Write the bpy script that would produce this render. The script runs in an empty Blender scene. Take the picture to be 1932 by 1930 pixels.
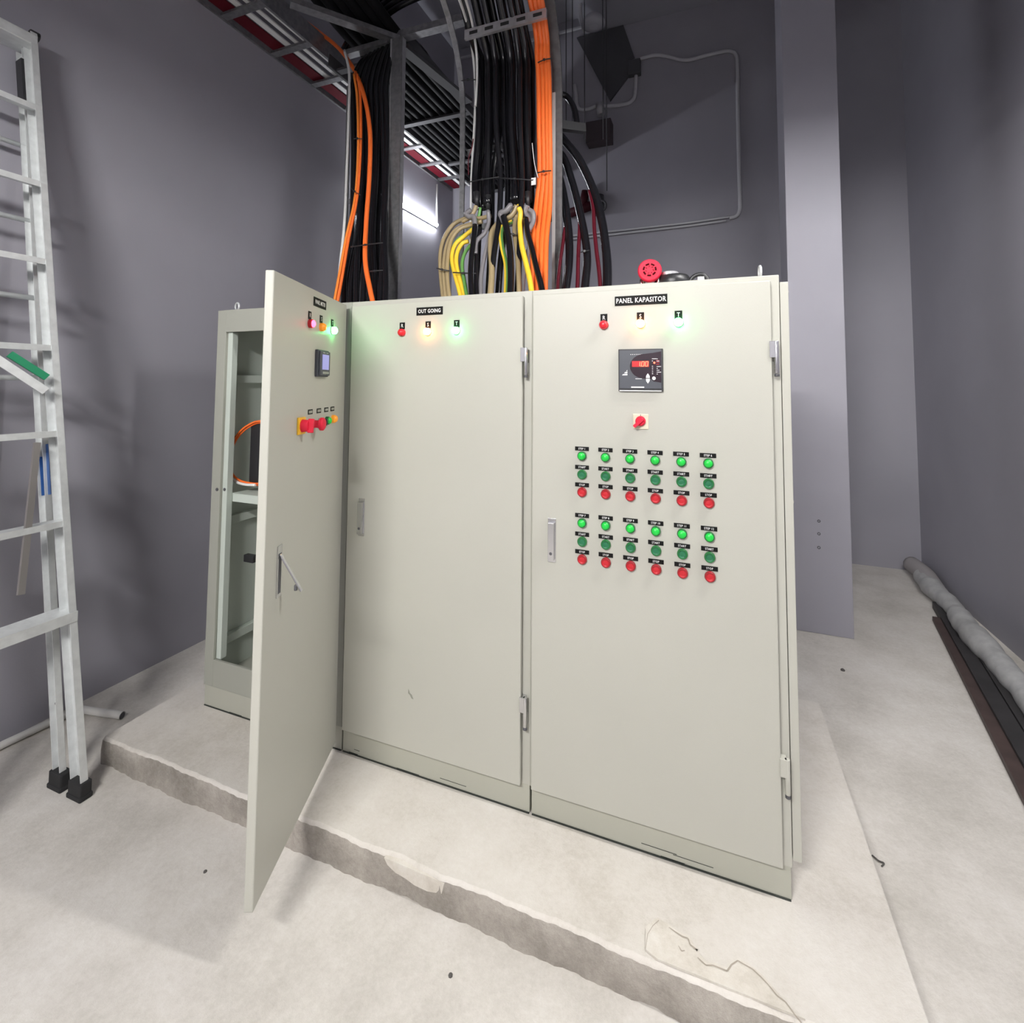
import bpy, bmesh, math, random
from mathutils import Vector, Matrix
random.seed(7)
S = bpy.context.scene
COL = S.collection
PI = math.pi

# ------------------------------------------------------------------ camera
F_PX, CX, CY = 954.07, 966.0, 670.86
YAW, PITCH, ROLL = 0.3737, 0.0560, 0.0066
CAM = Vector((-0.2311, -1.9922, 1.7074))
_f = Vector((-math.sin(YAW) * math.cos(PITCH), math.cos(YAW) * math.cos(PITCH), math.sin(PITCH)))
_r0 = Vector((math.cos(YAW), math.sin(YAW), 0))
_u0 = _r0.cross(_f)
_r = _r0 * math.cos(ROLL) + _u0 * math.sin(ROLL)
_u = _u0 * math.cos(ROLL) - _r0 * math.sin(ROLL)
cd = bpy.data.cameras.new('camera')
cam = bpy.data.objects.new('camera', cd)
COL.objects.link(cam)
cam.matrix_world = Matrix(((_r.x, _u.x, -_f.x, CAM.x), (_r.y, _u.y, -_f.y, CAM.y), (_r.z, _u.z, -_f.z, CAM.z), (0, 0, 0, 1)))
cd.sensor_fit = 'HORIZONTAL'
cd.sensor_width = 36.0
cd.lens = F_PX / 1932 * 36.0
cd.shift_y = -(965.0 - CY) / 1932
cd.clip_start = 0.02
S.camera = cam


def at(u, v, **k):
    """point of the room seen at pixel u, v on the plane x=, y= or z= a value"""
    d = _f + _r * ((u - CX) / F_PX) - _u * ((v - CY) / F_PX)
    (ax, val), = k.items()
    i = 'xyz'.index(ax)
    return CAM + d * ((val - CAM[i]) / d[i])


# ------------------------------------------------------------------ world, exposure
S.view_settings.view_transform = 'Standard'
S.view_settings.look = 'None'
S.view_settings.gamma = 1
S.view_settings.exposure = 0.10
S.view_settings.use_curve_mapping = False
w = bpy.data.worlds.new('world')
S.world = w
w.use_nodes = True
w.node_tree.nodes['Background'].inputs[0].default_value = (0.5, 0.5, 0.55, 1)
w.node_tree.nodes['Background'].inputs[1].default_value = 0.05
S.cycles.max_bounces = 8
S.cycles.diffuse_bounces = 5
S.cycles.sample_clamp_indirect = 4

MAIN_W = 1
TUBE_MAIN = 700.0    # emission of the overhead fluorescent tube
TUBE_WALL = 115.0    # emission of the wall batten tube
TUBE_FRONT = 1620.0  # emission of the batten behind the camera

# ------------------------------------------------------------------ materials
MATS = {}


def mat(name, col, rough=0.5, metal=0.0, emis=None, es=0.0, noise=0.0, scale=20.0, bump=0.0, bscale=60.0, spec=0.5, col2=None, detail=4.0):
    if name in MATS:
        return MATS[name]
    m = bpy.data.materials.new(name)
    m.use_nodes = True
    nt = m.node_tree
    b = nt.nodes['Principled BSDF']
    b.inputs['Base Color'].default_value = (*col, 1)
    b.inputs['Roughness'].default_value = rough
    b.inputs['Metallic'].default_value = metal
    b.inputs['Specular IOR Level'].default_value = spec
    if emis:
        b.inputs['Emission Color'].default_value = (*emis, 1)
        b.inputs['Emission Strength'].default_value = es
    if noise or bump:
        tc = nt.nodes.new('ShaderNodeTexCoord')
    if noise:
        n = nt.nodes.new('ShaderNodeTexNoise')
        n.inputs['Scale'].default_value = scale
        n.inputs['Detail'].default_value = detail
        nt.links.new(tc.outputs['Object'], n.inputs['Vector'])
        r = nt.nodes.new('ShaderNodeValToRGB')
        c2 = col2 or tuple(c * (1 - noise) for c in col)
        r.color_ramp.elements[0].position = 0.35
        r.color_ramp.elements[1].position = 0.65
        r.color_ramp.elements[0].color = (*c2, 1)
        r.color_ramp.elements[1].color = (*col, 1)
        nt.links.new(n.outputs[0], r.inputs[0])
        nt.links.new(r.outputs[0], b.inputs['Base Color'])
    if bump:
        n2 = nt.nodes.new('ShaderNodeTexNoise')
        n2.inputs['Scale'].default_value = bscale
        n2.inputs['Detail'].default_value = 3
        nt.links.new(tc.outputs['Object'], n2.inputs['Vector'])
        bp = nt.nodes.new('ShaderNodeBump')
        bp.inputs['Strength'].default_value = bump
        bp.inputs['Distance'].default_value = 0.004
        nt.links.new(n2.outputs[0], bp.inputs['Height'])
        nt.links.new(bp.outputs[0], b.inputs['Normal'])
    MATS[name] = m
    return m


def concrete(name, stops, s1=1.6, s2=45.0, rough=0.85, bump=0.35):
    """mottled cement: big stains and fine grain mixed"""
    m = bpy.data.materials.new(name)
    m.use_nodes = True
    nt = m.node_tree
    N, L = nt.nodes, nt.links
    b = N['Principled BSDF']
    b.inputs['Roughness'].default_value = rough
    b.inputs['Specular IOR Level'].default_value = 0.3
    tc = N.new('ShaderNodeTexCoord')
    n1 = N.new('ShaderNodeTexNoise'); n1.inputs['Scale'].default_value = s1; n1.inputs['Detail'].default_value = 7; n1.inputs['Roughness'].default_value = 0.62
    n2 = N.new('ShaderNodeTexNoise'); n2.inputs['Scale'].default_value = s2; n2.inputs['Detail'].default_value = 5; n2.inputs['Roughness'].default_value = 0.8
    for n in (n1, n2):
        L.new(tc.outputs['Object'], n.inputs['Vector'])
    mx = N.new('ShaderNodeMix'); mx.data_type = 'FLOAT'; mx.inputs[0].default_value = 0.3
    L.new(n1.outputs[0], mx.inputs[2]); L.new(n2.outputs[0], mx.inputs[3])
    r = N.new('ShaderNodeValToRGB')
    el = r.color_ramp.elements
    el[0].position, el[0].color = stops[0][0], (*stops[0][1], 1)
    el[1].position, el[1].color = stops[-1][0], (*stops[-1][1], 1)
    for p, c in stops[1:-1]:
        e = el.new(p); e.color = (*c, 1)
    L.new(mx.outputs[0], r.inputs[0]); L.new(r.outputs[0], b.inputs['Base Color'])
    bp = N.new('ShaderNodeBump'); bp.inputs['Strength'].default_value = bump; bp.inputs['Distance'].default_value = 0.006
    L.new(n2.outputs[0], bp.inputs['Height']); L.new(bp.outputs[0], b.inputs['Normal'])
    MATS[name] = m
    return m


M_FLOOR = concrete('floor_cement', [(0.36, (0.47, 0.445, 0.405)), (0.5, (0.59, 0.56, 0.52)), (0.62, (0.67, 0.645, 0.61))])
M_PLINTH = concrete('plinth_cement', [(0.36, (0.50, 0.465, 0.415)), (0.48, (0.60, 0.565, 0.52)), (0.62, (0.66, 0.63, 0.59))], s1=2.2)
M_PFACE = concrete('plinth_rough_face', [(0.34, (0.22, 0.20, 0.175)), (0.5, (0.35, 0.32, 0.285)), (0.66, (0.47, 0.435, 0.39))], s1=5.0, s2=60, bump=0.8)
M_WALL = mat('wall_paint', (0.325, 0.318, 0.358), 0.75, noise=0.07, scale=1.3, bump=0.08, bscale=120)
M_CEIL = mat('ceiling_paint', (0.33, 0.33, 0.37), 0.8, noise=0.06, scale=1.0)
M_COLUMN = mat('column_paint', (0.335, 0.328, 0.372), 0.7, noise=0.05, scale=2.0, bump=0.06, bscale=120)
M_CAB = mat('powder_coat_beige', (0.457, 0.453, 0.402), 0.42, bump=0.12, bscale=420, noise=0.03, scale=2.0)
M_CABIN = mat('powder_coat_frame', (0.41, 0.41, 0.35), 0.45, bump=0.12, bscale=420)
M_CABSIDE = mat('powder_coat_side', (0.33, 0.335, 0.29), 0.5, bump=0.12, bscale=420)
M_INNER = mat('inner_panel_paint', (0.50, 0.55, 0.50), 0.5)
M_CHROME = mat('brushed_chrome', (0.62, 0.62, 0.63), 0.25, 1.0)
M_STEEL = mat('galvanised_steel', (0.30, 0.30, 0.31), 0.45, 0.75, noise=0.25, scale=30)
M_STEELL = mat('galvanised_bright', (0.62, 0.62, 0.64), 0.4, 0.7, noise=0.15, scale=30)
M_ALU = mat('aluminium', (0.72, 0.74, 0.74), 0.4, 0.35, noise=0.12, scale=25)
M_BLACK = mat('black_rubber', (0.007, 0.007, 0.009), 0.24, spec=0.5)
M_STEELD = mat('dull_dark_steel', (0.07, 0.07, 0.075), 0.65, 0.2)
M_BLACKM = mat('matt_cable_jacket', (0.006, 0.006, 0.007), 0.7, spec=0.12)
M_BLACKP = mat('black_plastic', (0.02, 0.02, 0.022), 0.4)
M_BMATT = mat('black_matt', (0.016, 0.016, 0.017), 0.8)
M_TAG = mat('label_black', (0.006, 0.006, 0.006), 0.6, spec=0.15)
M_WHITE = mat('label_white', (0.9, 0.9, 0.9), 0.5, emis=None)
M_WPLAST = mat('white_plastic', (0.75, 0.75, 0.74), 0.4)
M_ORANGE = mat('orange_sheath', (0.92, 0.17, 0.028), 0.42)
M_ORANGE2 = mat('amber_sheath', (0.88, 0.25, 0.035), 0.42)
M_YELLOW = mat('yellow_core', (0.90, 0.62, 0.05), 0.35)
M_GREENY = mat('green_core', (0.13, 0.32, 0.08), 0.38)
M_BROWN = mat('tan_core', (0.36, 0.28, 0.155), 0.35)
M_GREY = mat('grey_core', (0.20, 0.19, 0.20), 0.35)
M_RED = mat('red_plastic', (0.52, 0.012, 0.022), 0.4)
M_REDM = mat('red_cap', (0.70, 0.018, 0.05), 0.5, spec=0.25)
M_DRED = mat('dark_red_sheath', (0.075, 0.003, 0.010), 0.45, spec=0.3)
M_REDSHEET = mat('red_film', (0.085, 0.002, 0.008), 0.6, spec=0.2)
M_GBTN = mat('green_button', (0.012, 0.15, 0.062), 0.4)
M_GRIM = mat('green_rim', (0.01, 0.13, 0.03), 0.35)
M_RRIM = mat('red_rim', (0.28, 0.01, 0.015), 0.35)
M_GLIT = mat('green_lens', (0.01, 0.46, 0.05), 0.35, emis=(0.0, 0.9, 0.08), es=0.10)
M_RLENS = mat('red_lens', (0.55, 0.012, 0.025), 0.35, emis=(1, 0.02, 0.03), es=0.12)
M_RLIT = mat('red_lens_lit', (0.9, 0.05, 0.08), 0.3, emis=(1, 0.03, 0.07), es=14)
M_ALENS = mat('amber_lens', (0.95, 0.36, 0.03), 0.3, emis=(1, 0.35, 0.02), es=0.15)
M_AMBER = mat('amber_lens_lit', (1, 0.5, 0.1), 0.3, emis=(1.0, 0.30, 0.055), es=50)
M_GREENL = mat('green_lens_lit', (0.3, 1, 0.5), 0.3, emis=(0.07, 1.0, 0.22), es=38)
M_YPL = mat('yellow_plate', (0.90, 0.52, 0.03), 0.4)
M_CREAM = mat('cream_plate', (0.62, 0.58, 0.45), 0.4)
M_METER = mat('meter_grey', (0.055, 0.06, 0.075), 0.45)
M_METERD = mat('meter_dark', (0.02, 0.022, 0.026), 0.4)
M_WINE = mat('smoked_window', (0.018, 0.006, 0.012), 0.2)
M_LCD = mat('lcd', (0.25, 0.25, 0.50), 0.3, emis=(0.32, 0.32, 0.72), es=0.45)
M_LED = mat('led_digits', (1, 0.1, 0.05), 0.4, emis=(1, 0.07, 0.03), es=6)
M_LEDBG = mat('led_glow', (0.35, 0.0, 0.0), 0.4, emis=(1, 0.0, 0.01), es=0.55)
M_TUBE = mat('lit_tube', (1, 1, 1), 0.5, emis=(1.0, 0.985, 0.96), es=TUBE_MAIN)
M_TUBEW = mat('lit_tube_wall', (1, 1, 1), 0.5, emis=(0.93, 0.95, 1.0), es=TUBE_WALL)
M_TUBEF = mat('lit_tube_front', (1, 1, 1), 0.5, emis=(1.0, 0.985, 0.96), es=TUBE_FRONT)
M_BLUE = mat('blue_sticker', (0.03, 0.10, 0.30), 0.4)
M_GSTRAP = mat('green_strap', (0.01, 0.22, 0.10), 0.5)
M_PVC = mat('pvc_pipe', (0.66, 0.65, 0.62), 0.4)
M_TARP = mat('grey_foam', (0.42, 0.42, 0.42), 0.8, noise=0.2, scale=14, bump=0.5, bscale=30)
M_PLANK = mat('black_plank', (0.035, 0.033, 0.034), 0.6, noise=0.35, scale=6)
M_PLANKR = mat('brown_plank', (0.075, 0.05, 0.045), 0.6, noise=0.35, scale=8)
M_CONDUIT = mat('conduit', (0.50, 0.50, 0.53), 0.5)
M_DGREY = mat('dark_grey', (0.07, 0.07, 0.078), 0.6)
M_STONE = mat('pebble', (0.08, 0.075, 0.07), 0.8)
M_CHIPGAP = mat('chip_gap_black', (0.03, 0.035, 0.03), 0.8)
M_SCUFF = mat('scuff', (0.24, 0.24, 0.20), 0.7)
M_MORTAR = concrete('mortar', [(0.36, (0.52, 0.48, 0.42)), (0.5, (0.62, 0.58, 0.52)), (0.62, (0.68, 0.65, 0.60))], s1=6)


# ------------------------------------------------------------------ mesh helper
class MB:
    def __init__(s):
        s.v, s.f, s.m, s.sm = [], [], [], []

    def add(s, vs, fs, mi=0, smooth=False):
        o = len(s.v)
        s.v += [tuple(v) for v in vs]
        for f in fs:
            s.f.append(tuple(i + o for i in f)); s.m.append(mi); s.sm.append(smooth)
        return s

    def box(s, a, b, mi=0):
        x0, y0, z0 = a; x1, y1, z1 = b
        vs = [(x0, y0, z0), (x1, y0, z0), (x1, y1, z0), (x0, y1, z0), (x0, y0, z1), (x1, y0, z1), (x1, y1, z1), (x0, y1, z1)]
        return s.add(vs, [(3, 2, 1, 0), (4, 5, 6, 7), (0, 1, 5, 4), (1, 2, 6, 5), (2, 3, 7, 6), (3, 0, 4, 7)], mi)

    def bar(s, p, q, w, h, mi=0, up=(0, 0, 1)):
        """box of section w (sideways) x h (along up) from p to q"""
        p, q, up = Vector(p), Vector(q), Vector(up)
        d = (q - p).normalized()
        sd = d.cross(up)
        if sd.length < 1e-4:
            sd = d.cross(Vector((1, 0, 0)))
        sd.normalize()
        u2 = sd.cross(d).normalized()
        vs = []
        for e in (p, q):
            for a, b in ((-1, -1), (1, -1), (1, 1), (-1, 1)):
                vs.append(e + sd * (a * w / 2) + u2 * (b * h / 2))
        return s.add(vs, [(3, 2, 1, 0), (4, 5, 6, 7), (0, 1, 5, 4), (1, 2, 6, 5), (2, 3, 7, 6), (3, 0, 4, 7)], mi)

    def cyl(s, p, q, r, n=20, mi=0, r2=None, smooth=True, caps=True):
        p, q = Vector(p), Vector(q)
        r2 = r if r2 is None else r2
        d = (q - p).normalized()
        a = d.orthogonal().normalized(); b = d.cross(a)
        vs = []
        for e, rr in ((p, r), (q, r2)):
            for i in range(n):
                t = 2 * PI * i / n
                vs.append(e + a * (rr * math.cos(t)) + b * (rr * math.sin(t)))
        s.add(vs, [(i, (i + 1) % n, n + (i + 1) % n, n + i) for i in range(n)], mi, smooth)
        if caps:
            s.add(vs[:n], [tuple(reversed(range(n)))], mi)
            s.add(vs[n:], [tuple(range(n))], mi)
        return s

    def lathe(s, p, axis, prof, n=28, mi=0, smooth=True):
        """prof = [(dist along axis, radius, material index)]"""
        p, d = Vector(p), Vector(axis).normalized()
        a = d.orthogonal().normalized(); b = d.cross(a)
        for k in range(len(prof) - 1):
            (h0, r0), (h1, r1) = prof[k][:2], prof[k + 1][:2]
            mm = prof[k][2] if len(prof[k]) > 2 else mi
            vs = []
            for h, r in ((h0, r0), (h1, r1)):
                for i in range(n):
                    t = 2 * PI * i / n
                    vs.append(p + d * h + a * (r * math.cos(t)) + b * (r * math.sin(t)))
            s.add(vs, [(i, (i + 1) % n, n + (i + 1) % n, n + i) for i in range(n)], mm, smooth and abs(h1 - h0) > 1e-6 and abs(r1 - r0) > 1e-6)
        return s

    def tube(s, pts, r, n=10, mi=0, radii=None, flat=1.0):
        pts = [Vector(p) for p in pts]
        t0 = (pts[1] - pts[0]).normalized()
        a = t0.orthogonal().normalized()
        rings = []
        for i, p in enumerate(pts):
            t = (pts[min(i + 1, len(pts) - 1)] - pts[max(i - 1, 0)]).normalized()
            a = (a - t * a.dot(t)).normalized()
            b = t.cross(a)
            rr = radii[i] if radii else r
            rings.append([p + a * (rr * math.cos(2 * PI * k / n)) + b * (rr * flat * math.sin(2 * PI * k / n)) for k in range(n)])
        vs = [v for ring in rings for v in ring]
        fs = []
        for i in range(len(pts) - 1):
            for k in range(n):
                fs.append((i * n + k, i * n + (k + 1) % n, (i + 1) * n + (k + 1) % n, (i + 1) * n + k))
        s.add(vs, fs, mi, True)
        s.add(rings[0], [tuple(reversed(range(n)))], mi)
        s.add(rings[-1], [tuple(range(n))], mi)
        return s

    def prism(s, poly, z0, z1, mi=0, plane='xy'):
        n = len(poly)
        def P(a, b, c):
            return (a, b, c) if plane == 'xy' else (a, c, b)
        vs = [P(a, b, z0) for a, b in poly] + [P(a, b, z1) for a, b in poly]
        fs = [tuple(range(n)), tuple(reversed(range(n, 2 * n)))] + [(i, n + i, n + (i + 1) % n, (i + 1) % n) for i in range(n)]
        return s.add(vs, fs, mi)

    def torus(s, c, axis, R, r, n=24, k=8, mi=0):
        c, d = Vector(c), Vector(axis).normalized()
        a = d.orthogonal().normalized(); b = d.cross(a)
        vs = []
        for i in range(n):
            t = 2 * PI * i / n
            e = a * math.cos(t) + b * math.sin(t)
            for j in range(k):
                q = 2 * PI * j / k
                vs.append(c + e * (R + r * math.cos(q)) + d * (r * math.sin(q)))
        fs = [(i * k + j, ((i + 1) % n) * k + j, ((i + 1) % n) * k + (j + 1) % k, i * k + (j + 1) % k) for i in range(n) for j in range(k)]
        return s.add(vs, fs, mi, True)

    def mesh(s, name, mats):
        me = bpy.data.meshes.new(name)
        me.from_pydata(s.v, [], s.f)
        for m in (mats if isinstance(mats, (list, tuple)) else [mats]):
            me.materials.append(m)
        me.polygons.foreach_set('material_index', s.m)
        me.polygons.foreach_set('use_smooth', s.sm)
        bm = bmesh.new(); bm.from_mesh(me)
        bmesh.ops.remove_doubles(bm, verts=bm.verts, dist=1e-6)
        bmesh.ops.recalc_face_normals(bm, faces=bm.faces)
        bm.to_mesh(me); bm.free()
        me.update()
        return me

    def build(s, name, mats, parent=None, loc=(0, 0, 0), bevel=0, rotz=0):
        return link(name, s.mesh(name, mats), parent, loc, bevel, rotz)


def link(name, me, parent=None, loc=(0, 0, 0), bevel=0, rotz=0):
    o = bpy.data.objects.new(name, me)
    COL.objects.link(o)
    o.location = loc
    o.rotation_euler = (0, 0, rotz)
    o.parent = parent
    if bevel:
        b = o.modifiers.new('bevel', 'BEVEL')
        b.width = bevel; b.segments = 2; b.limit_method = 'ANGLE'; b.angle_limit = 0.7
    return o


def tag(o, label, cat, group=None, kind=None):
    o['label'] = label; o['category'] = cat
    if group: o['group'] = group
    if kind: o['kind'] = kind
    return o


def thing(name, loc, label, cat, group=None, rotz=0):
    o = bpy.data.objects.new(name, None)
    o.empty_display_size = 0.1
    COL.objects.link(o)
    o.location = loc; o.rotation_euler = (0, 0, rotz)
    return tag(o, label, cat, group)


def struct(mb, name, m, label=None, bevel=0):
    o = mb.build(name, m, bevel=bevel)
    o['kind'] = 'structure'
    if label: o['label'] = label
    return o


def smoothpath(pts, k=6):
    P = [Vector(p) for p in pts]
    P = [P[0] * 2 - P[1]] + P + [P[-1] * 2 - P[-2]]
    out = []
    for i in range(1, len(P) - 2):
        a, b, c, d = P[i - 1:i + 3]
        for j in range(k):
            t = j / k
            out.append(0.5 * ((2 * b) + (c - a) * t + (2 * a - 5 * b + 4 * c - d) * t * t + (3 * b - a - 3 * c + d) * t ** 3))
    out.append(P[-2])
    return out


# text as mesh data -------------------------------------------------
TXT = {}


def text_geo(s, size, sx=0.8, bold=0.012):
    """vertices (x,z) and faces of a text centred on 0,0 in the xz plane facing -y"""
    key = (s, size, sx, bold)
    if key in TXT:
        return TXT[key]
    c = bpy.data.curves.new('t', 'FONT')
    c.body = s; c.size = size; c.align_x = 'CENTER'; c.align_y = 'CENTER'
    c.offset = bold * size; c.resolution_u = 2
    c.space_character = 1.08
    o = bpy.data.objects.new('t', c)
    COL.objects.link(o)
    bpy.context.view_layer.update()
    me = bpy.data.meshes.new_from_object(o.evaluated_get(bpy.context.evaluated_depsgraph_get()))
    vs = [(v.co.x * sx, v.co.y) for v in me.vertices]
    fs = [tuple(p.vertices) for p in me.polygons]
    bpy.data.objects.remove(o); bpy.data.curves.remove(c); bpy.data.meshes.remove(me)
    TXT[key] = (vs, fs)
    return TXT[key]


def put_text(mb, s, size, x, y, z, mi, sx=0.8, bold=0.012):
    vs, fs = text_geo(s, size, sx, bold)
    mb.add([(x + a, y, z + b) for a, b in vs], [tuple(f) for f in fs], mi)


# ================================================================== LARGE STRUCTURE
FZ = -0.12
XL, XR, YB, YF, ZC = -3.60, 1.69, 4.25, -4.6, 6.5
T = 0.15
struct(MB().box((XL - T, YF - T, FZ - T), (XR + T, YB + T, FZ)), 'floor', M_FLOOR)
struct(MB().box((XL - T, YF - T, FZ), (XL, YB + T, ZC)), 'wall_left', M_WALL)
struct(MB().box((XL, YB, FZ), (XR, YB + T, ZC)), 'wall_back', M_WALL)
struct(MB().box((XR, YF - T, FZ), (XR + T, YB + T, ZC)), 'wall_right', M_WALL)
struct(MB().box((XL, YF - T, FZ), (XR, YF, ZC)), 'wall_front', M_WALL)
struct(MB().box((XL - T, YF - T, ZC), (XR + T, YB + T, ZC + T)), 'ceiling', M_CEIL)
struct(MB().box((-1.70, 2.9, 6.25), (XR, YB, ZC)), 'trim_1', M_CEIL, 'lowered soffit along the top of the back wall')
# column
cm = MB().box((0.34, 2.42, FZ), (0.712, 2.80, ZC))
col = struct(cm, 'trim_2', M_COLUMN, 'free-standing square grey column to the right of the cabinets', bevel=0.004)
col.name = 'column'
for (u, v) in ((1545, 983), (1545, 1007), (1545, 1033)):
    p = at(u, v, y=2.42)
    hb = MB().lathe((p.x, 2.421, p.z), (0, -1, 0), [(0, 0.011), (0.003, 0.011), (0.003, 0.006), (-0.0, 0.006), (0.0, 0.0)], 12)
    hb.build('anchor_hole', M_DGREY, col)

# plinth -----------------------------------------------------------
def jit(x, s, k):
    return s * (math.sin(x * 7.3 + k) * 0.35 + math.sin(x * 19.7 + 2.1 * k) * 0.3 + math.sin(x * 53.1 + 1.3 * k) * 0.2 + math.sin(x * 131 + k) * 0.15)


pm = MB()
xa, xb, yb = -2.972, 0.29, 1.25
N = 260
top, edge, mid, bot = [], [], [], []
for i in range(N + 1):
    x = xa + (xb - xa) * i / N
    chip = 0.0
    if -1.42 < x < -1.14:
        chip = 0.008 * math.sin((x + 1.42) / 0.28 * PI)
    slump = max(0.0, min(1.0, (x + 0.42) / 0.5))
    y0 = -0.352 + jit(x, 0.007, 1) + chip
    edge.append((x, y0, -0.004 - chip * 0.4 - jit(x, 0.003, 5) - 0.006))
    top.append((x, y0 + 0.012, jit(x, 0.0015, 2)))
    mid.append((x, y0 - 0.004 - 0.05 * slump + jit(x, 0.006, 3), -0.055 + 0.01 * slump))
    bot.append((x, -0.356 - 0.08 * slump + jit(x, 0.010, 4) * (1 + slump), FZ))
back = [(x, yb, 0) for (x, _, _) in top]
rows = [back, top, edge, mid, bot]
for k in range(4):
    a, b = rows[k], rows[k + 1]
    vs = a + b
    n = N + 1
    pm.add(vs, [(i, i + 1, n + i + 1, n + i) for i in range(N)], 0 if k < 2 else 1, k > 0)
pm.add([back[0], top[0], edge[0], mid[0], bot[0], (xa, yb, FZ)], [(0, 1, 2, 3, 4, 5)], 1)
pm.add([back[-1], top[-1], edge[-1], mid[-1], bot[-1], (xb, yb, FZ)], [(0, 5, 4, 3, 2, 1)], 0)
pm.add([back[0], back[-1], (xb, yb, FZ), (xa, yb, FZ)], [(0, 1, 2, 3)], 1)
pl = struct(pm, 'floor_plinth', [M_PLINTH, M_PFACE], 'low raised concrete plinth under the three cabinets')
# loose skim of mortar with a cracked outline on the right end of the plinth
outl = [at(u, v, z=0) for u, v in ((1218, 1752), (1240, 1735), (1262, 1748), (1280, 1762), (1300, 1770), (1310, 1788), (1316, 1793), (1322, 1806), (1335, 1820), (1352, 1822), (1372, 1830),
                                    (1392, 1813), (1412, 1822), (1440, 1845), (1470, 1880), (1500, 1915), (1520, 1935), (1440, 1925), (1380, 1900), (1330, 1880), (1290, 1850), (1240, 1822), (1218, 1795))]
MB().prism([(p.x, max(p.y, -0.342)) for p in outl], 0.0005, 0.0065).build('mortar_patch', M_MORTAR, pl)
def crack(paths, m, name, z=0.0012, par=None):
    b = MB()
    for pth in paths:
        P = [at(u, v, z=z) for u, v, w_ in pth]
        for i in range(len(P) - 1):
            d = (P[i + 1] - P[i]).normalized(); sd = Vector((-d.y, d.x, 0))
            w0, w1 = pth[i][2] / 2800, pth[i + 1][2] / 2800
            b.add([P[i] - sd * w0, P[i] + sd * w0, P[i + 1] + sd * w1, P[i + 1] - sd * w1], [(0, 1, 2, 3)])
    return b.build(name, m, par)


M_CRACK = mat('crack_dirt', (0.36, 0.32, 0.27), 0.9)
crack([[(1218, 1790, 1), (1222, 1762, 2), (1232, 1746, 2), (1243, 1736, 3)], [(1262, 1749, 2), (1277, 1760, 6), (1288, 1767, 7), (1298, 1770, 5), (1302, 1782, 6), (1316, 1793, 9), (1312, 1790, 2)],
       [(1280, 1784, 2), (1286, 1794, 5), (1292, 1793, 3)], [(1316, 1806, 3), (1322, 1812, 6), (1332, 1821, 6), (1345, 1821, 5), (1358, 1826, 5), (1372, 1832, 7), (1380, 1820, 6), (1392, 1812, 5), (1402, 1818, 4), (1420, 1828, 5), (1436, 1843, 5), (1450, 1858, 4), (1466, 1878, 6), (1482, 1890, 5), (1500, 1915, 6), (1512, 1930, 5)]], M_CRACK, 'crack', 0.0078, pl)
chipb = MB()
cx0, cx1 = at(728, 1613, z=-0.01).x, at(834, 1662, z=-0.01).x
cpts = [(cx0, -0.010), (cx0 + 0.015, -0.030), (cx0 + 0.05, -0.045), (cx0 + 0.09, -0.050), (cx0 + 0.13, -0.060), (cx0 + 0.18, -0.062), (cx1, -0.05), (cx1 + 0.01, -0.012)]
chipb.prism(cpts, -0.3585, -0.34, plane='xz')
chipb.build('chipped_patch', M_MORTAR, pl)


# ================================================================== CABINETS
H = 2.1
D = 0.9


def m_cache(key, fn, C={}):
    if key not in C:
        C[key] = fn()
    return C[key]


def pilot_mesh(kind):
    """indicator or push button facing -y, mounted on y=0"""
    lens = {'lit_amber': M_AMBER, 'lit_green': M_GREENL, 'red': M_RLENS, 'red_lit': M_RLIT, 'amber': M_ALENS, 'step': M_GLIT}
    if kind in ('start', 'stop'):
        b = MB()
        r = 0.0185
        b.lathe((0, 0, 0), (0, -1, 0), [(0, r, 0), (0.009, r, 0), (0.012, r * 0.9, 0), (0.012, r * 0.72, 1), (0.008, r * 0.66, 1), (0.0085, r * 0.4, 1), (0.010, 0.0, 1)], 24)
        return b.mesh('push_button', [M_GRIM, M_GBTN] if kind == 'start' else [M_RRIM, M_RED])
    b = MB()
    r = 0.0175
    rim = {'step': M_GRIM, 'red': M_RED, 'red_lit': M_RED, 'amber': M_ALENS}.get(kind, M_CREAM)
    if kind.startswith('lit'):
        b.lathe((0, 0, 0), (0, -1, 0), [(0, r, 0), (0.003, r, 0), (0.004, r * 0.93, 0), (0.004, r * 0.9, 1), (0.018, r * 0.88, 1), (0.0225, r * 0.6, 1), (0.024, 0.0, 1)], 24)
    else:
        b.lathe((0, 0, 0), (0, -1, 0), [(0, r, 0), (0.011, r, 0), (0.014, r * 0.93, 0), (0.014, r * 0.8, 1), (0.019, r * 0.76, 1), (0.0225, r * 0.5, 1), (0.0235, 0.0, 1)], 24)
    return b.mesh('indicator_lamp', [rim, lens[kind]])


def plate_mesh(s, w_, h_, ts, sx=0.8, bold=0.012):
    b = MB()
    b.box((-w_ / 2, -0.0022, -h_ / 2), (w_ / 2, 0, h_ / 2), 0)
    if s:
        put_text(b, s, ts, 0, -0.0028, -0.0004, 1, sx, bold)
    return b.mesh('name_plate', [M_TAG, M_WHITE])


def knob_on(door, name, me, x, z, label=None):
    o = link(name, me, door, (x, 0, z))
    if label: o['label'] = label
    return o


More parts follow.
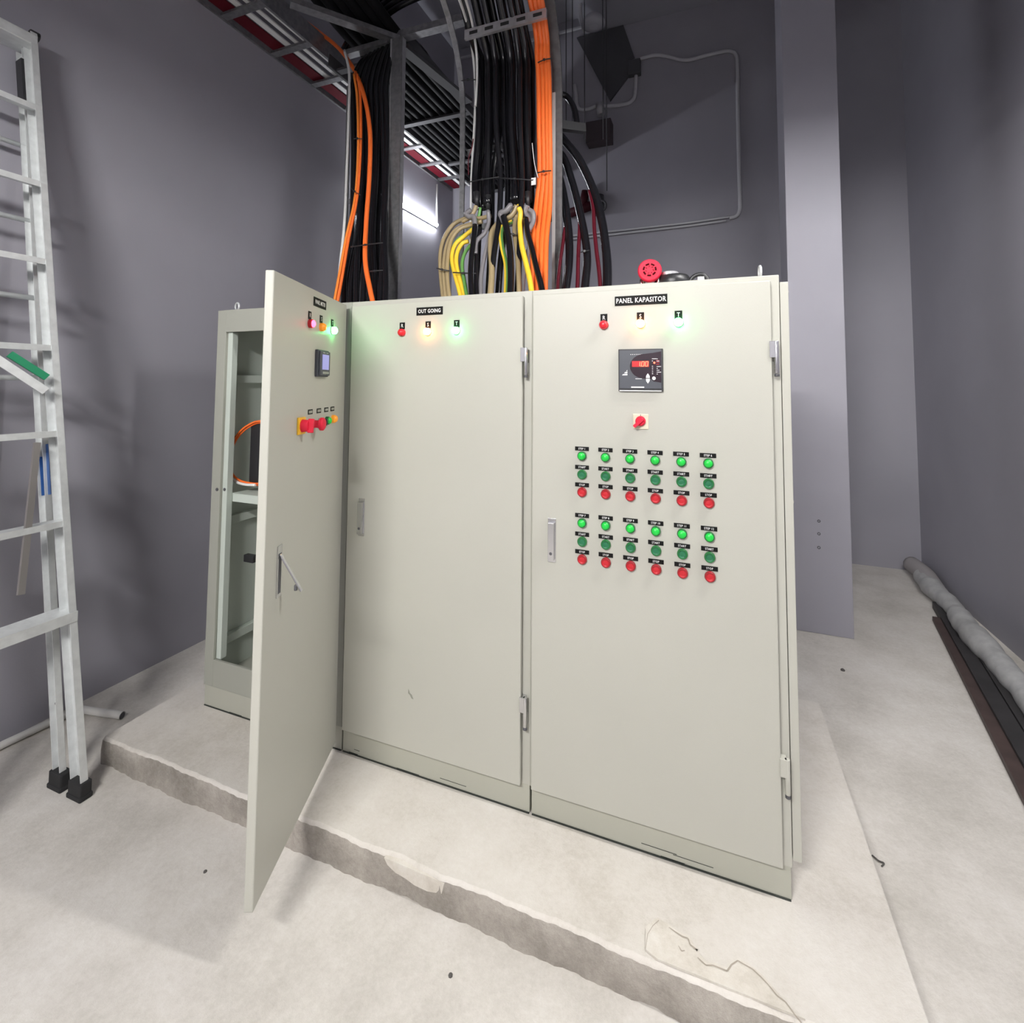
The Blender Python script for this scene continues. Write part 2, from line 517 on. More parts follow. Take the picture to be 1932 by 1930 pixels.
def swing_handle(door, x, z, open_=False):
    b = MB()
    b.box((-0.0165, -0.004, -0.086), (0.0165, 0, 0.086), 0)
    if open_:
        b.box((-0.010, -0.0045, -0.075), (0.010, -0.0038, 0.060), 1)
    pl_ = b.build('handle_plate', [M_CHROME, M_DGREY], door, (x, 0, z), bevel=0.0015)
    l = MB()
    if open_:
        l.bar((0, -0.004, 0.058), (0, -0.082, -0.068), 0.016, 0.008, 0, up=(0, 0, 1))
        l.box((-0.006, -0.066, -0.066), (0.006, -0.055, -0.045), 1)
    else:
        l.box((-0.012, -0.020, -0.074), (0.012, -0.004, 0.070), 0)
        l.cyl((0, -0.021, -0.048), (0, -0.0195, -0.048), 0.006, 12, 1)
    l.build('handle_lever', [M_CHROME, M_DGREY], pl_, bevel=0.004)


def hinge(cab, x, z, upper_bright=True):
    """plate fixed to the door edge and pin below, on the frame strip"""
    b = MB()
    b.box((-0.013, -0.030, 0.0), (0.008, -0.002, 0.058), 0)
    b.cyl((0.009, -0.022, -0.055), (0.009, -0.022, 0.058), 0.0085, 14, 0)
    b.cyl((0.009, -0.022, -0.066), (0.009, -0.022, -0.056), 0.0085, 14, 1)
    b.box((0.002, -0.016, -0.05), (0.016, 0.0, -0.004), 0)
    return b.build('hinge', [M_CHROME if upper_bright else M_CAB, M_DGREY], cab, (x, 0, z), bevel=0.001)


def eye(cab, x, y, ax):
    b = MB()
    b.torus((0, 0, 0.026), ax, 0.0205, 0.0052)
    b.cyl((0, 0, -0.004), (0, 0, 0.006), 0.010, 12)
    return b.build('lifting_eye', M_ALU, cab, (x, y, H))


def base_and_body(cab, W_, closed=True):
    b = MB()
    b.box((0.004, 0.004, 0.004), (W_ - 0.004, D - 0.01, 0.108))
    bs = b.build('base', M_CABIN, cab, bevel=0.002)
    g = MB()
    g.box((0.006, 0.0, 0.0006), (W_ - 0.006, 0.006, 0.0045))  # dark line painted as the shadowed gap under the base, then paint chips
    rr = random.Random(int(W_ * 1e4) + int(cab.location.x * 10))
    for k in range(4):
        x = rr.uniform(0.03, W_ - 0.25)
        l = rr.uniform(0.03, 0.2)
        z = rr.uniform(0.004, 0.03) if k % 3 else 0.006
        t = rr.uniform(0.0008, 0.002)
        g.box((x, 0.0025, z), (x + l, 0.0041, z + t))
    g.build('chip_gap_edge', M_CHIPGAP, bs)
    if closed:
        b = MB()
        b.box((0, 0, 0.108), (W_, D, H))
        b.build('body', M_CAB, cab, bevel=0.003)


def door_panel(cab, x0, x1, z0, z1, parent=None, rotz=0, loc=None):
    """local origin at the hinge (right) edge bottom, outer face y=0"""
    W_ = x1 - x0
    b = MB()
    b.box((-W_, 0, 0), (0, 0.022, z1 - z0))
    return b.build('door', M_CAB, cab, loc or (x1, -0.026, z0), bevel=0.004, rotz=rotz)


# --- middle cabinet ("OUT GOING")
XM1, XM2 = -1.849, -0.9218
cabm = thing('electrical_cabinet', (XM1, 0, 0), 'closed beige steel electrical cabinet marked OUT GOING, between the other two', 'electrical cabinet', 'row of three switchgear cabinets')
base_and_body(cabm, XM2 - XM1)
dz = 0.115
dm = door_panel(cabm, 0.018, -0.957 - XM1, dz, 2.077)


def Dm(x, z, d=dm, x1=-0.957, z0=dz):
    return x - x1, z - z0


knob_on(dm, 'name_plate', m_cache('outgoing', lambda: plate_mesh('OUT GOING', 0.135, 0.036, 0.024)), *Dm(-1.401, 2.032))
for x, k, s, lb in ((-1.543, 'red', 'R', 'red lens'), (-1.407, 'lit_amber', 'S', 'glowing amber lens'), (-1.263, 'lit_green', 'T', 'glowing green lens')):
    X, Z = Dm(x, 1.939)
    knob_on(dm, 'phase_tag', m_cache('tag' + s, lambda s=s: plate_mesh(s, 0.027, 0.031, 0.023, 0.85, 0.0)), X, Z + 0.031)
    knob_on(dm, 'indicator_lamp', m_cache('pil' + k, lambda k=k: pilot_mesh(k)), X, Z, lb)
swing_handle(dm, *Dm(-1.745, 1.087))
sc = MB()
sc.prism([(-0.02, 0.026), (-0.012, 0.01), (-0.002, 0.004), (0.006, -0.012), (-0.004, -0.010), (-0.012, 0.002), (-0.021, 0.008)], -0.0012, 0, plane='xz')
X, Z = Dm(-1.457, 0.350)
sc.build('paint_scratch', M_SCUFF, dm, (X, 0, Z))
hinge(cabm, -0.951 - XM1, 1.80)
hinge(cabm, -0.947 - XM1, 0.40)

MB().box((0.0005, -0.004, 0.113), (0.0165, 0.002, 2.078)).build('gap_shade', M_BMATT, cabm)  # black strip painted in for the shaded gap beside the open door's hinge

# --- right cabinet ("PANEL KAPASITOR")
cabr = thing('electrical_cabinet', (XM2, 0, 0), 'rightmost beige steel electrical cabinet marked PANEL KAPASITOR, with rows of green and red buttons', 'electrical cabinet', 'row of three switchgear cabinets')
base_and_body(cabr, -XM2)
dr = door_panel(cabr, -0.911 - XM2, -0.030 - XM2, dz, 2.077)


def Dr(x, z):
    return x + 0.030, z - dz


knob_on(dr, 'name_plate', m_cache('kap', lambda: plate_mesh('PANEL KAPASITOR', 0.196, 0.037, 0.0265, 0.78, 0.014)), *Dr(-0.475, 2.031))
for x, k, s, lb in ((-0.616, 'red', 'R', 'dark red lens'), (-0.476, 'lit_amber', 'S', 'glowing amber lens'), (-0.338, 'lit_green', 'T', 'glowing green lens')):
    X, Z = Dr(x, 1.940)
    knob_on(dr, 'phase_tag', m_cache('tag' + s, None), X, Z + 0.028)
    knob_on(dr, 'indicator_lamp', m_cache('pil' + k, None), X, Z, lb)

# power factor controller
ct = MB()
cw, ch = 0.164, 0.160
ct.box((-cw / 2, -0.010, -ch / 2), (cw / 2, 0, ch / 2), 0)
ct.box((-cw / 2 + 0.004, -0.0125, -ch / 2 + 0.010), (cw / 2 - 0.005, -0.010, ch / 2 - 0.004), 1)
X, Z = Dr(-0.477, 1.763)
ctl = ct.build('power_factor_controller', [M_BLACKP, M_METER], dr, (X, 0, Z), bevel=0.0012)
fc = MB()
# smoked teardrop window widening to the right edge
pts = []
for i in range(17):
    t = PI / 2 + PI * i / 16
    pts.append((0.018 + 0.056 * math.cos(t), 0.014 + 0.047 * math.sin(t)))
poly = [(0.076, 0.069), (0.045, 0.064)] + pts + [(0.040, -0.034), (0.048, -0.042), (0.076, -0.047)]
fc.prism(poly, -0.0132, -0.0125, 0, plane='xz')
fc.box((-0.030, -0.0136, 0.012), (0.032, -0.0132, 0.034), 1)
# digits 1.00
def seg(mb, x, z, w_, h_, on_, t=0.0024, mi=2):
    L_ = {'a': ((-w_ / 2, h_ / 2), (w_ / 2, h_ / 2)), 'd': ((-w_ / 2, -h_ / 2), (w_ / 2, -h_ / 2)), 'g': ((-w_ / 2, 0), (w_ / 2, 0)),
          'f': ((-w_ / 2, 0), (-w_ / 2, h_ / 2)), 'e': ((-w_ / 2, -h_ / 2), (-w_ / 2, 0)), 'b': ((w_ / 2, 0), (w_ / 2, h_ / 2)), 'c': ((w_ / 2, -h_ / 2), (w_ / 2, 0))}
    for k in on_:
        (xa_, za_), (xb_, zb_) = L_[k]
        sl = 0.12
        mb.bar((x + xa_ + za_ * sl, -0.0139, z + za_), (x + xb_ + zb_ * sl, -0.0139, z + zb_), 0.0006 if 0 else t, 0.0006, mi, up=(0, 1, 0))
seg(fc, -0.006, 0.023, 0.010, 0.017, 'bc')
seg(fc, 0.010, 0.023, 0.009, 0.017, 'abcdef')
seg(fc, 0.024, 0.023, 0.009, 0.017, 'abcdef')
fc.box((0.0012, -0.0142, 0.0135), (0.0036, -0.0136, 0.0160), 2)
fc.cyl((0.052, -0.0132, 0.027), (0.052, -0.0150, 0.027), 0.0035, 10, 2)
for z in (0.034, 0.027, 0.020):
    fc.box((0.058, -0.0135, z), (0.070, -0.0132, z + 0.0018), 4)
for k, z in enumerate((0.041, 0.033, 0.013, 0.006, -0.001, -0.008, -0.015)):
    fc.box((0.043, -0.0135, z), (0.047 + (0.012 if k == 0 else 0), -0.0132, z + 0.0018), 3)
    fc.box((0.060, -0.0135, z - 0.001), (0.064 + 0.006 * (k % 3), -0.0132, z + 0.0008), 3)
for k in range(12):   # tiny spaced lettering along the top
    fc.box((-0.036 + k * 0.0068, -0.0129, 0.058), (-0.0335 + k * 0.0068, -0.01255, 0.0605), 3)
fc.box((-0.018, -0.0129, -0.034), (0.006, -0.01255, -0.032), 3)
fc.box((-0.034, -0.0129, -0.067), (0.014, -0.01255, -0.0625), 3)
for k in range(3):    # small stepped emblem at left
    fc.prism([(-0.068 + 0.008 * k, -0.020 + 0.008 * k), (-0.048, -0.020 + 0.008 * k), (-0.048, -0.014 + 0.008 * k), (-0.064 + 0.008 * k, -0.0155 + 0.008 * k)], -0.0130, -0.0125, 3, plane='xz')
fc.box((-0.078, -0.0135, -0.0795), (0.077, -0.0125, -0.0765), 3)
fc.cyl((0.050, -0.0128, -0.031), (0.050, -0.0150, -0.031), 0.0065, 16, 3)
for s_ in (1, -1):
    fc.prism([(0.021, -0.0315 + s_ * 0.0015), (0.035, -0.0315 + s_ * 0.0015), (0.034, -0.0315 + s_ * 0.010), (0.028, -0.0315 + s_ * 0.019), (0.022, -0.0315 + s_ * 0.010)], -0.0150, -0.0125, 3, plane='xz')
fc.build('display', [M_WINE, M_LEDBG, M_LED, M_WHITE, M_RED], ctl)

# selector switch
sb = MB()
sb.box((-0.029, -0.006, -0.029), (0.029, 0, 0.029), 0)
X, Z = Dr(-0.478, 1.569)
sel = sb.build('selector_switch', [M_CREAM], dr, (X, 0, Z), bevel=0.003)
kb = MB()
kb.lathe((0, -0.006, 0.002), (0, -1, 0), [(0, 0.019), (0.010, 0.018), (0.014, 0.015), (0.014, 0)], 24, 0)
dgn = Vector((-0.72, 0, -0.69))
kb.bar(Vector((0, -0.022, 0.002)) - dgn * 0.014, Vector((0, -0.022, 0.002)) + dgn * 0.030, 0.012, 0.016, 0, up=(0, 1, 0))
kb.box((-0.001, -0.0065, 0.020), (0.001, -0.006, 0.027), 1)
kb.build('switch_knob', [M_REDM, M_BLACKP], sel, bevel=0.002)

# steps 1..12
XS = [-0.703, -0.611, -0.518, -0.426, -0.334, -0.242]
for blk, zs in enumerate(((1.428, 1.356, 1.288), (1.170, 1.0985, 1.031))):
    for c_, x in enumerate(XS):
        n = blk * 6 + c_ + 1
        for z, nm, txt, kind in ((zs[0], 'indicator_lamp', 'STEP %d' % n, 'step'), (zs[1], 'push_button', 'START', 'start'), (zs[2], 'push_button', 'STOP', 'stop')):
            X, Z = Dr(x, z)
            knob_on(dr, 'name_plate', m_cache(txt, lambda txt=txt: plate_mesh(txt, 0.055, 0.0155, 0.0108, 0.85, 0.004)), X - 0.001, Z + 0.0275)
            knob_on(dr, nm, m_cache('pil' + kind, lambda kind=kind: pilot_mesh(kind)), X, Z)
swing_handle(dr, *Dr(-0.826, 1.0895))
hinge(cabr, -0.0245 - XM2, 1.805)
hinge(cabr, -0.020 - XM2, 0.41, False)
sp = MB()
sp.box((-XM2 + 0.003, 0.010, 0.125), (-XM2 + 0.030, D - 0.01, 2.075))
sp.cyl((-XM2 + 0.030, 0.05, 2.045), (-XM2 + 0.036, 0.05, 2.045), 0.006, 8)
sp.cyl((-XM2 + 0.030, 0.05, 1.30), (-XM2 + 0.036, 0.05, 1.30), 0.006, 8)
sp.build('side_panel', M_CAB, cabr, bevel=0.002)
eye(cabr, -0.055 - XM2, 0.06, (1, 0.05, 0))
eye(cabr, -0.055 - XM2, 0.84, (1, 0.05, 0))

# --- left cabinet, open
XL0 = -2.756
WL = XM1 - XL0
cabl = thing('electrical_cabinet', (XL0, 0, 0), 'leftmost electrical cabinet, its door swung wide open to show the grey frame inside', 'electrical cabinet', 'row of three switchgear cabinets')
base_and_body(cabl, WL, closed=False)
b = MB()
b.box((0, 0.0, 0.108), (0.003, D, H)).box((0, D - 0.004, 0.108), (WL, D, H)).box((WL - 0.003, 0, 0.108), (WL, D, H)).box((0, 0, H - 0.003), (WL, D, H)).box((0, 0, 0.108), (WL, D, 0.113))
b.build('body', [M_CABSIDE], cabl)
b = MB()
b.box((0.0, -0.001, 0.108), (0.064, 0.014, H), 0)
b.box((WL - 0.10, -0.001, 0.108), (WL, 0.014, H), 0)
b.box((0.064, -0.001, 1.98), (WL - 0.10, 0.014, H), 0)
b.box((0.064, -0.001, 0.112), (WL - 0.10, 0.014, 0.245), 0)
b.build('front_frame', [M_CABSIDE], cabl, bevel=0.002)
b = MB()
b.box((0.064, 0.014, 0.245), (0.098, 0.05, 1.98), 0)
b.cyl((0.045, -0.006, 1.13), (0.045, 0.0, 1.13), 0.009, 10, 1)
b.cyl((0.082, 0.010, 1.13), (0.082, 0.014, 1.13), 0.009, 10, 1)
b.build('upright', [M_INNER, M_DGREY], cabl, bevel=0.002)
b = MB()
b.box((0.004, 0.05, 0.113), (0.007, D - 0.01, 2.09), 0)
b.build('inner_side_panel', [M_INNER], cabl)
for z in (1.725, 0.945, 0.30):
    MB().box((0.008, 0.052, z - 0.022), (0.045, D - 0.02, z + 0.022)).build('side_rail', M_INNER, cabl, bevel=0.002)
b = MB()
b.box((0.098, 0.05, 1.06), (WL - 0.1, 0.085, 1.105))
b.box((0.098, 0.05, 1.10), (WL - 0.1, 0.42, 1.105))
b.build('shelf_rail', M_INNER, cabl, bevel=0.002)
MB().box((0.16, 0.55, 0.2), (WL - 0.1, 0.56, 1.95)).build('mounting_plate', M_CABSIDE, cabl)
p0, p1 = at(479, 797, y=0.14), at(495, 917, y=0.14)
b = MB()
b.box((p0.x - XL0, 0.12, p1.z), (p0.x - XL0 + 0.11, 0.24, p0.z))
b.box((p0.x - XL0 - 0.006, 0.14, p1.z), (p0.x - XL0, 0.22, p1.z + 0.13))
b.build('circuit_breaker', M_BLACKP, cabl, bevel=0.003)
p0 = at(462, 1052, y=0.12)
MB().box((p0.x - XL0, 0.11, p0.z - 0.02), (p0.x - XL0 + 0.07, 0.14, p0.z + 0.02)).build('latch_bracket', M_BLACKP, cabl, bevel=0.004)
for k, off in enumerate((0, 5)):
    pts = [at(u + off * 0.6, v + off * 0.5, y=0.10 + 0.012 * k) - Vector((XL0, 0, 0)) for u, v in ((498, 794), (478, 797), (455, 812), (438, 836), (431, 866), (435, 890), (452, 906), (476, 912), (492, 912))]
    MB().tube(smoothpath(pts), 0.0055, 8).build('orange_wire', M_ORANGE, cabl)
wpts = [at(u, v, y=0.095) - Vector((XL0, 0, 0)) for u, v in ((432, 895), (444, 908), (462, 914), (482, 915))]
MB().tube(smoothpath(wpts), 0.0075, 8).build('white_sleeve', M_WPLAST, cabl)
eye(cabl, -2.675 - XL0, 0.05, (0.25, 1, 0))

ANG = 0.3788
HX, HY = -1.8573, -0.030
WD, DZ0, DZ1 = 0.755, 0.060, 2.0815
# rotation 90+21.7 degrees about the hinge
b = MB()
b.box((-WD, 0, 0), (0, 0.030, DZ1 - DZ0))
dl = b.build('door', M_CAB, cabl, (HX - XL0, HY, DZ0), bevel=0.004, rotz=PI / 2 + ANG)


def Dl(s, z):
    return -s, z - DZ0


knob_on(dl, 'name_plate', m_cache('meter', lambda: plate_mesh('PANEL METER', 0.135, 0.036, 0.023, 0.72)), *Dl(0.345, 2.034))
for s_, k, t_, lb in ((0.448, 'red_lit', 'R', 'glowing red lens'), (0.328, 'amber', 'S', 'unlit amber lens'), (0.196, 'lit_green', 'T', 'glowing green lens')):
    X, Z = Dl(s_, 1.938)
    knob_on(dl, 'phase_tag', m_cache('tag' + t_, None), X, Z + 0.033)
    knob_on(dl, 'indicator_lamp', m_cache('pil' + k, lambda k=k: pilot_mesh(k)), X, Z, lb)
X, Z = Dl(0.322, 1.787)
b = MB()
b.box((-0.060, -0.014, -0.055), (0.060, 0, 0.055), 0)
b.box((-0.055, -0.022, -0.050), (0.055, -0.014, 0.050), 0)
pmtr = b.build('power_meter', [M_METER], dl, (X, 0, Z), bevel=0.003)
b = MB()
b.box((-0.036, -0.0235, -0.026), (0.036, -0.0215, 0.036), 0)
b.box((-0.036, -0.0245, -0.044), (0.036, -0.0215, -0.034), 1)
b.box((-0.030, -0.0225, 0.042), (-0.006, -0.0219, 0.045), 1)
b.box((0.004, -0.0225, 0.042), (0.030, -0.0219, 0.045), 1)
b.build('lcd_screen', [M_LCD, M_CHROME], pmtr)
# changeover switch, emergency stop, buttons
X, Z = Dl(0.505, 1.545)
b = MB(); b.box((-0.032, -0.008, -0.032), (0.032, 0, 0.032))
cs = b.build('selector_switch', [M_YPL], dl, (X, 0, Z), bevel=0.002); cs['label'] = 'yellow plate with a red knob'
b = MB(); b.lathe((0, -0.008, 0), (0, -1, 0), [(0, 0.024), (0.022, 0.022), (0.026, 0.018), (0.026, 0)], 20)
b.bar((0.004, -0.040, 0.026), (-0.004, -0.040, -0.026), 0.014, 0.020, up=(0, 1, 0))
b.build('switch_knob', M_REDM, cs, bevel=0.002)
X, Z = Dl(0.395, 1.543)
b = MB(); b.lathe((0, 0, 0), (0, -1, 0), [(0, 0.017), (0.020, 0.015), (0.030, 0.017), (0.036, 0.026), (0.046, 0.026), (0.051, 0.020), (0.052, 0)], 24)
b.build('emergency_stop_button', M_REDM, dl, (X, 0, Z))
X, Z = Dl(0.318, 1.545)
b = MB(); b.lathe((0, 0, 0), (0, -1, 0), [(0, 0.017, 1), (0.012, 0.017, 1), (0.012, 0.013, 0), (0.020, 0.013, 0), (0.020, 0)], 20)
b.box((-0.004, -0.034, -0.014), (0.004, -0.018, 0.014), 0)
b.build('selector_knob', [M_BLACKP, M_CHROME], dl, (X, 0, Z))
X, Z = Dl(0.236, 1.545)
knob_on(dl, 'push_button', m_cache('pilstep', None), X, Z, 'green illuminated button')
X, Z = Dl(0.160, 1.547)
knob_on(dl, 'push_button', m_cache('pilamber', None), X, Z, 'orange illuminated button')
for s_ in (0.415, 0.325, 0.240, 0.165):
    X, Z = Dl(s_, 1.592)
    b = MB(); b.box((-0.022, -0.002, -0.0095), (0.022, 0, 0.0095), 0)
    b.box((-0.017, -0.0026, -0.005), (0.017, -0.002, 0.005), 1)
    b.build('name_plate', [M_TAG, M_CABSIDE], dl, (X, 0, Z))
swing_handle(dl, *Dl(0.650, 1.063), open_=True)

# ================================================================== LAMPS
# hanging overhead batten, above and out of the photograph
LX, LY, LZ = 0.96, -0.46, 3.50
t = thing('batten_light', (LX, LY, LZ), 'unseen white fluorescent batten light hung above the front of the cabinets', 'ceiling light')
MB().cyl((-0.6, 0, -0.025), (0.6, 0, -0.025), 0.013, 12).build('tube', M_TUBE, t)
b = MB(); b.box((-0.66, -0.085, 0.0), (0.66, 0.085, 0.05)); b.box((-0.66, -0.085, -0.027), (-0.615, 0.085, 0)); b.box((0.615, -0.085, -0.027), (0.66, 0.085, 0)); b.box((-0.66, -0.085, -0.027), (0.66, -0.080, 0)); b.box((-0.66, 0.080, -0.027), (0.66, 0.085, 0))
b.build('housing', M_WPLAST, t)
for sx_ in (-0.5, 0.5):
    MB().cyl((sx_, 0, 0.06), (sx_, 0, ZC - LZ), 0.004, 6).build('hanger_rod', M_STEEL, t)

# second hanging batten, behind the camera
t = thing('batten_light', (-1.1, -3.6, 3.42), 'second unseen white fluorescent batten light hung in the front part of the room', 'ceiling light')
MB().cyl((-0.6, 0, -0.025), (0.6, 0, -0.025), 0.013, 12).build('tube', M_TUBEF, t)
b = MB(); b.box((-0.66, -0.085, 0.0), (0.66, 0.085, 0.05)); b.box((-0.66, -0.085, -0.027), (-0.615, 0.085, 0)); b.box((0.615, -0.085, -0.027), (0.66, 0.085, 0)); b.box((-0.66, -0.085, -0.027), (0.66, -0.080, 0)); b.box((-0.66, 0.080, -0.027), (0.66, 0.085, 0))
b.build('housing', M_WPLAST, t)
for sx_ in (-0.5, 0.5):
    MB().cyl((sx_, 0, 0.06), (sx_, 0, ZC - 3.42), 0.004, 6).build('hanger_rod', M_STEEL, t)

# wall batten on the left wall
t = thing('wall_light', (XL, 3.0, 3.80), 'glowing white tube light on the left wall, seen behind the steel post', 'wall light')
b = MB(); b.box((0, -0.78, -0.025), (0.018, 0.80, 0.025)); b.build('housing', M_WPLAST, t)
MB().cyl((0.036, -0.75, 0.0), (0.036, 0.77, 0.0), 0.016, 12).build('tube', M_TUBEW, t)
cpt = at(822, 330, x=XL)
tag(MB().tube([(XL + 0.012, 3.79, 3.83), (XL + 0.012, 3.79, 4.36)], 0.012, 8).build('conduit', M_WPLAST), 'thin vertical white conduit rising from the end of the glowing tube light', 'conduit')

# ================================================================== CABLE TRAYS
def ladder_tray(t, x0, x1, y0, y1, z, h=0.10, rung=0.42, m=M_STEEL):
    for x in (x0, x1):
        b = MB(); b.box((x - 0.004, y0, z), (x + 0.004, y1, z + h)); b.box((min(x, x - 0.02 * (1 if x == x0 else -1)), y0, z - 0.003), (max(x, x - 0.02 * (1 if x == x0 else -1)), y1, z))
        b.build('side_rail', m, t)
    y = y0 + 0.12
    while y < y1:
        b = MB(); b.box((x0, y - 0.03, z + 0.004), (x1, y + 0.03, z + 0.024)); b.build('rung', m, t)
        y += rung


T1 = thing('cable_tray', (0, 0, 0), 'long steel cable ladder running high along the left wall, with red film under its cables', 'cable tray')
ladder_tray(T1, -3.585, -3.19, -0.9, 4.2, 4.42, 0.17, 0.46, M_STEEL)
MB().box((-3.555, -0.9, 4.447), (-3.44, 4.2, 4.455)).build('red_film', M_REDSHEET, T1)
for k, x in enumerate((-3.40, -3.31, -3.235)):
    tag(MB().box((x - 0.024 + 0.008 * k, -0.9, 4.45), (x + 0.024 - 0.008 * k, 4.2, 4.462)).build('flat_cable', M_WPLAST),
        ['pale flat cable strip beside the red film in the left wall tray', 'middle pale flat strip in the left wall tray', 'narrow pale strip nearest the inner rail of the left wall tray'][k], 'cable', 'pale strips in the left wall tray')

T2 = thing('cable_tray', (0, 0, 0), 'overhead steel cable tray packed with black cables, running back from the left post', 'cable tray')
ladder_tray(T2, -3.08, -2.34, 1.15, 4.2, 4.28, 0.10, 0.95, M_STEELD)
b = MB()
A_, B_ = at(548, 4, z=4.28), at(752, 76, z=4.28)
b.bar(A_, B_, 0.07, 0.04)
b.build('diagonal_brace', M_STEEL, T2)
A_, B_ = at(655, 103, z=4.26), at(735, 80, z=4.26)
MB().bar(A_, B_, 0.06, 0.04).build('cross_brace', M_STEEL, T2)
A_, B_ = at(752, 70, z=4.32), at(880, 36, z=4.32)
MB().bar(A_, B_, 0.07, 0.05).build('cross_brace', M_STEEL, T2)
A_, B_ = at(752, 84, z=4.27), at(884, 192, z=4.27)
MB().bar(A_, B_, 0.085, 0.03).build('diagonal_brace', M_STEELD, T2)

# left riser
T3 = thing('cable_riser', (-2.32, 1.0, 2.1), 'tall steel riser post between the left black bundle and the lit wall', 'cable ladder')
def channel(b, x0, x1, y, z0, z1, flip=1, d=0.045):
    b.box((x0, y - 0.002, z0), (x1, y + 0.002, z1), 0)
    b.box((x0, y, z0), (x0 + 0.004, y + d, z1), 1)
    b.box((x1 - 0.004, y, z0), (x1, y + d, z1), 1)
    b.box((x0 - 0.001, y - 0.006, z0), (x0 + 0.010, y - 0.002, z1), 1)
b = MB(); channel(b, -0.052, 0.047, 0, -0.01, 2.12)
b.build('post', [M_STEEL, M_STEELL], T3)
for u, v in ((722, 183),):
    MB().cyl((-0.06, -0.002, 1.2), (-0.075, -0.002, 1.2), 0.008, 8).build('bolt', M_CHROME, T3)
MB().box((-0.44, -0.004, -0.01), (-0.425, 0.03, 1.85)).build('post', [M_STEEL], T3)
for z in (0.35, 0.95, 1.6):
    MB().box((-0.42, 0.02, z), (-0.05, 0.035, z + 0.035)).build('rung', M_STEEL, T3)

# middle riser with elbow curving to the camera side
T4 = thing('cable_riser', (-1.45, 1.0, 2.1), 'steel cable riser carrying the large black bundle, curving forward under the ceiling', 'cable ladder')


def elbow(x, w_, y=1.0, R=0.75, z0=2.095, zt=3.55):
    pts = [(x, y, z0), (x, y, zt)]
    for i in range(1, 9):
        a = PI / 2 * i / 8
        pts.append((x, y - R * (1 - math.cos(a)), zt + R * math.sin(a)))
    pts.append((x, y - R - 0.9, zt + R))
    return pts


def rail(T_, x, w_, name='rail'):
    pts = elbow(x, w_)
    b = MB()
    for i in range(len(pts) - 1):
        b.bar(Vector(pts[i]) - T_.location, Vector(pts[i + 1]) - T_.location, w_, 0.012, 0, up=(0, 1, 0) if i < 1 else (0, 1, 1))
        q0, q1 = Vector(pts[i]) - T_.location, Vector(pts[i + 1]) - T_.location
    # side web
    n = len(pts)
    vs = []
    for i, p in enumerate(pts):
        p = Vector(p) - T_.location
        i0, i1 = max(i - 1, 0), min(i + 1, n - 1)
        d = (Vector(pts[i1]) - Vector(pts[i0])).normalized()
        nn = Vector((0, d.z, -d.y))
        for sx in (-0.004, 0.004):
            vs.append(p + Vector((sx - w_ / 2, 0, 0)) + nn * 0.0)
            vs.append(p + Vector((sx - w_ / 2, 0, 0)) + nn * 0.055)
    fs = []
    for i in range(n - 1):
        o, q = i * 4, i * 4 + 4
        fs += [(o, o + 1, q + 1, q), (o + 2, q + 2, q + 3, o + 3), (o, q, q + 2, o + 2), (o + 1, o + 3, q + 3, q + 1)]
    b.add(vs, fs, 1)
    return b.build(name, [M_STEEL, M_STEELL], T_)


rr_ = rail(T4, -1.106, 0.062)
rr_.data.materials[0] = mat('dull_zinc', (0.13, 0.13, 0.135), 0.6, 0.2, noise=0.3, scale=25)
MB().box((-1.137 - T4.location.x, 0.985 - 1.0, 0.0), (-1.118 - T4.location.x, 0.995 - 1.0, 1.45)).build('rail_lip', M_WPLAST, rr_)
rail(T4, -1.775, 0.035)
b = MB()
A_, B_ = at(884, 98, y=0.86), at(1032, 22, y=0.86)
A_, B_ = at(886, 96, y=0.80), at(1034, 18, y=0.80)
zr = (A_.z + B_.z) / 2
L4 = T4.location
b.box((-1.635 - L4.x, 0.735 - L4.y, zr - 0.030 - L4.z), (-1.10 - L4.x, 0.755 - L4.y, zr + 0.030 - L4.z), 0)
for k in range(5):
    x = -1.60 + 0.105 * k
    b.box((x - L4.x, 0.732 - L4.y, zr - 0.010 - L4.z), (x + 0.055 - L4.x, 0.7355 - L4.y, zr + 0.010 - L4.z), 1)
b.build('slotted_rung', [M_STEELL, M_BMATT], T4)
for z in (3.28, 2.75):
    MB().box((-1.77 - L4.x, 1.06 - L4.y, z - L4.z), (-1.12 - L4.x, 1.08 - L4.y, z + 0.04 - L4.z)).build('rung', M_STEEL, T4)
# strut to the right of the riser + dark bracket arm
A_, B_ = at(1060, 253, y=1.15), at(1103, 243, y=1.15)
tag(MB().bar(Vector((-1.10, 1.04, A_.z)), B_, 0.04, 0.055).build('strut', M_BLACKP), 'short dark steel strut sticking out to the right of the riser', 'bracket')

# ================================================================== CABLES
ORD = ['first', 'second', 'third', 'fourth', 'fifth', 'sixth', 'seventh', 'eighth', 'ninth', 'tenth', 'eleventh', 'twelfth']


def cable(pts, r, m, label, group, name='power_cable', k=6, n=10):
    return tag(MB().tube(smoothpath(pts, k), r, n).build(name, m), label, 'cable', group)


def P3(*L_):
    return [at(u, v, y=y) for u, v, y in L_]


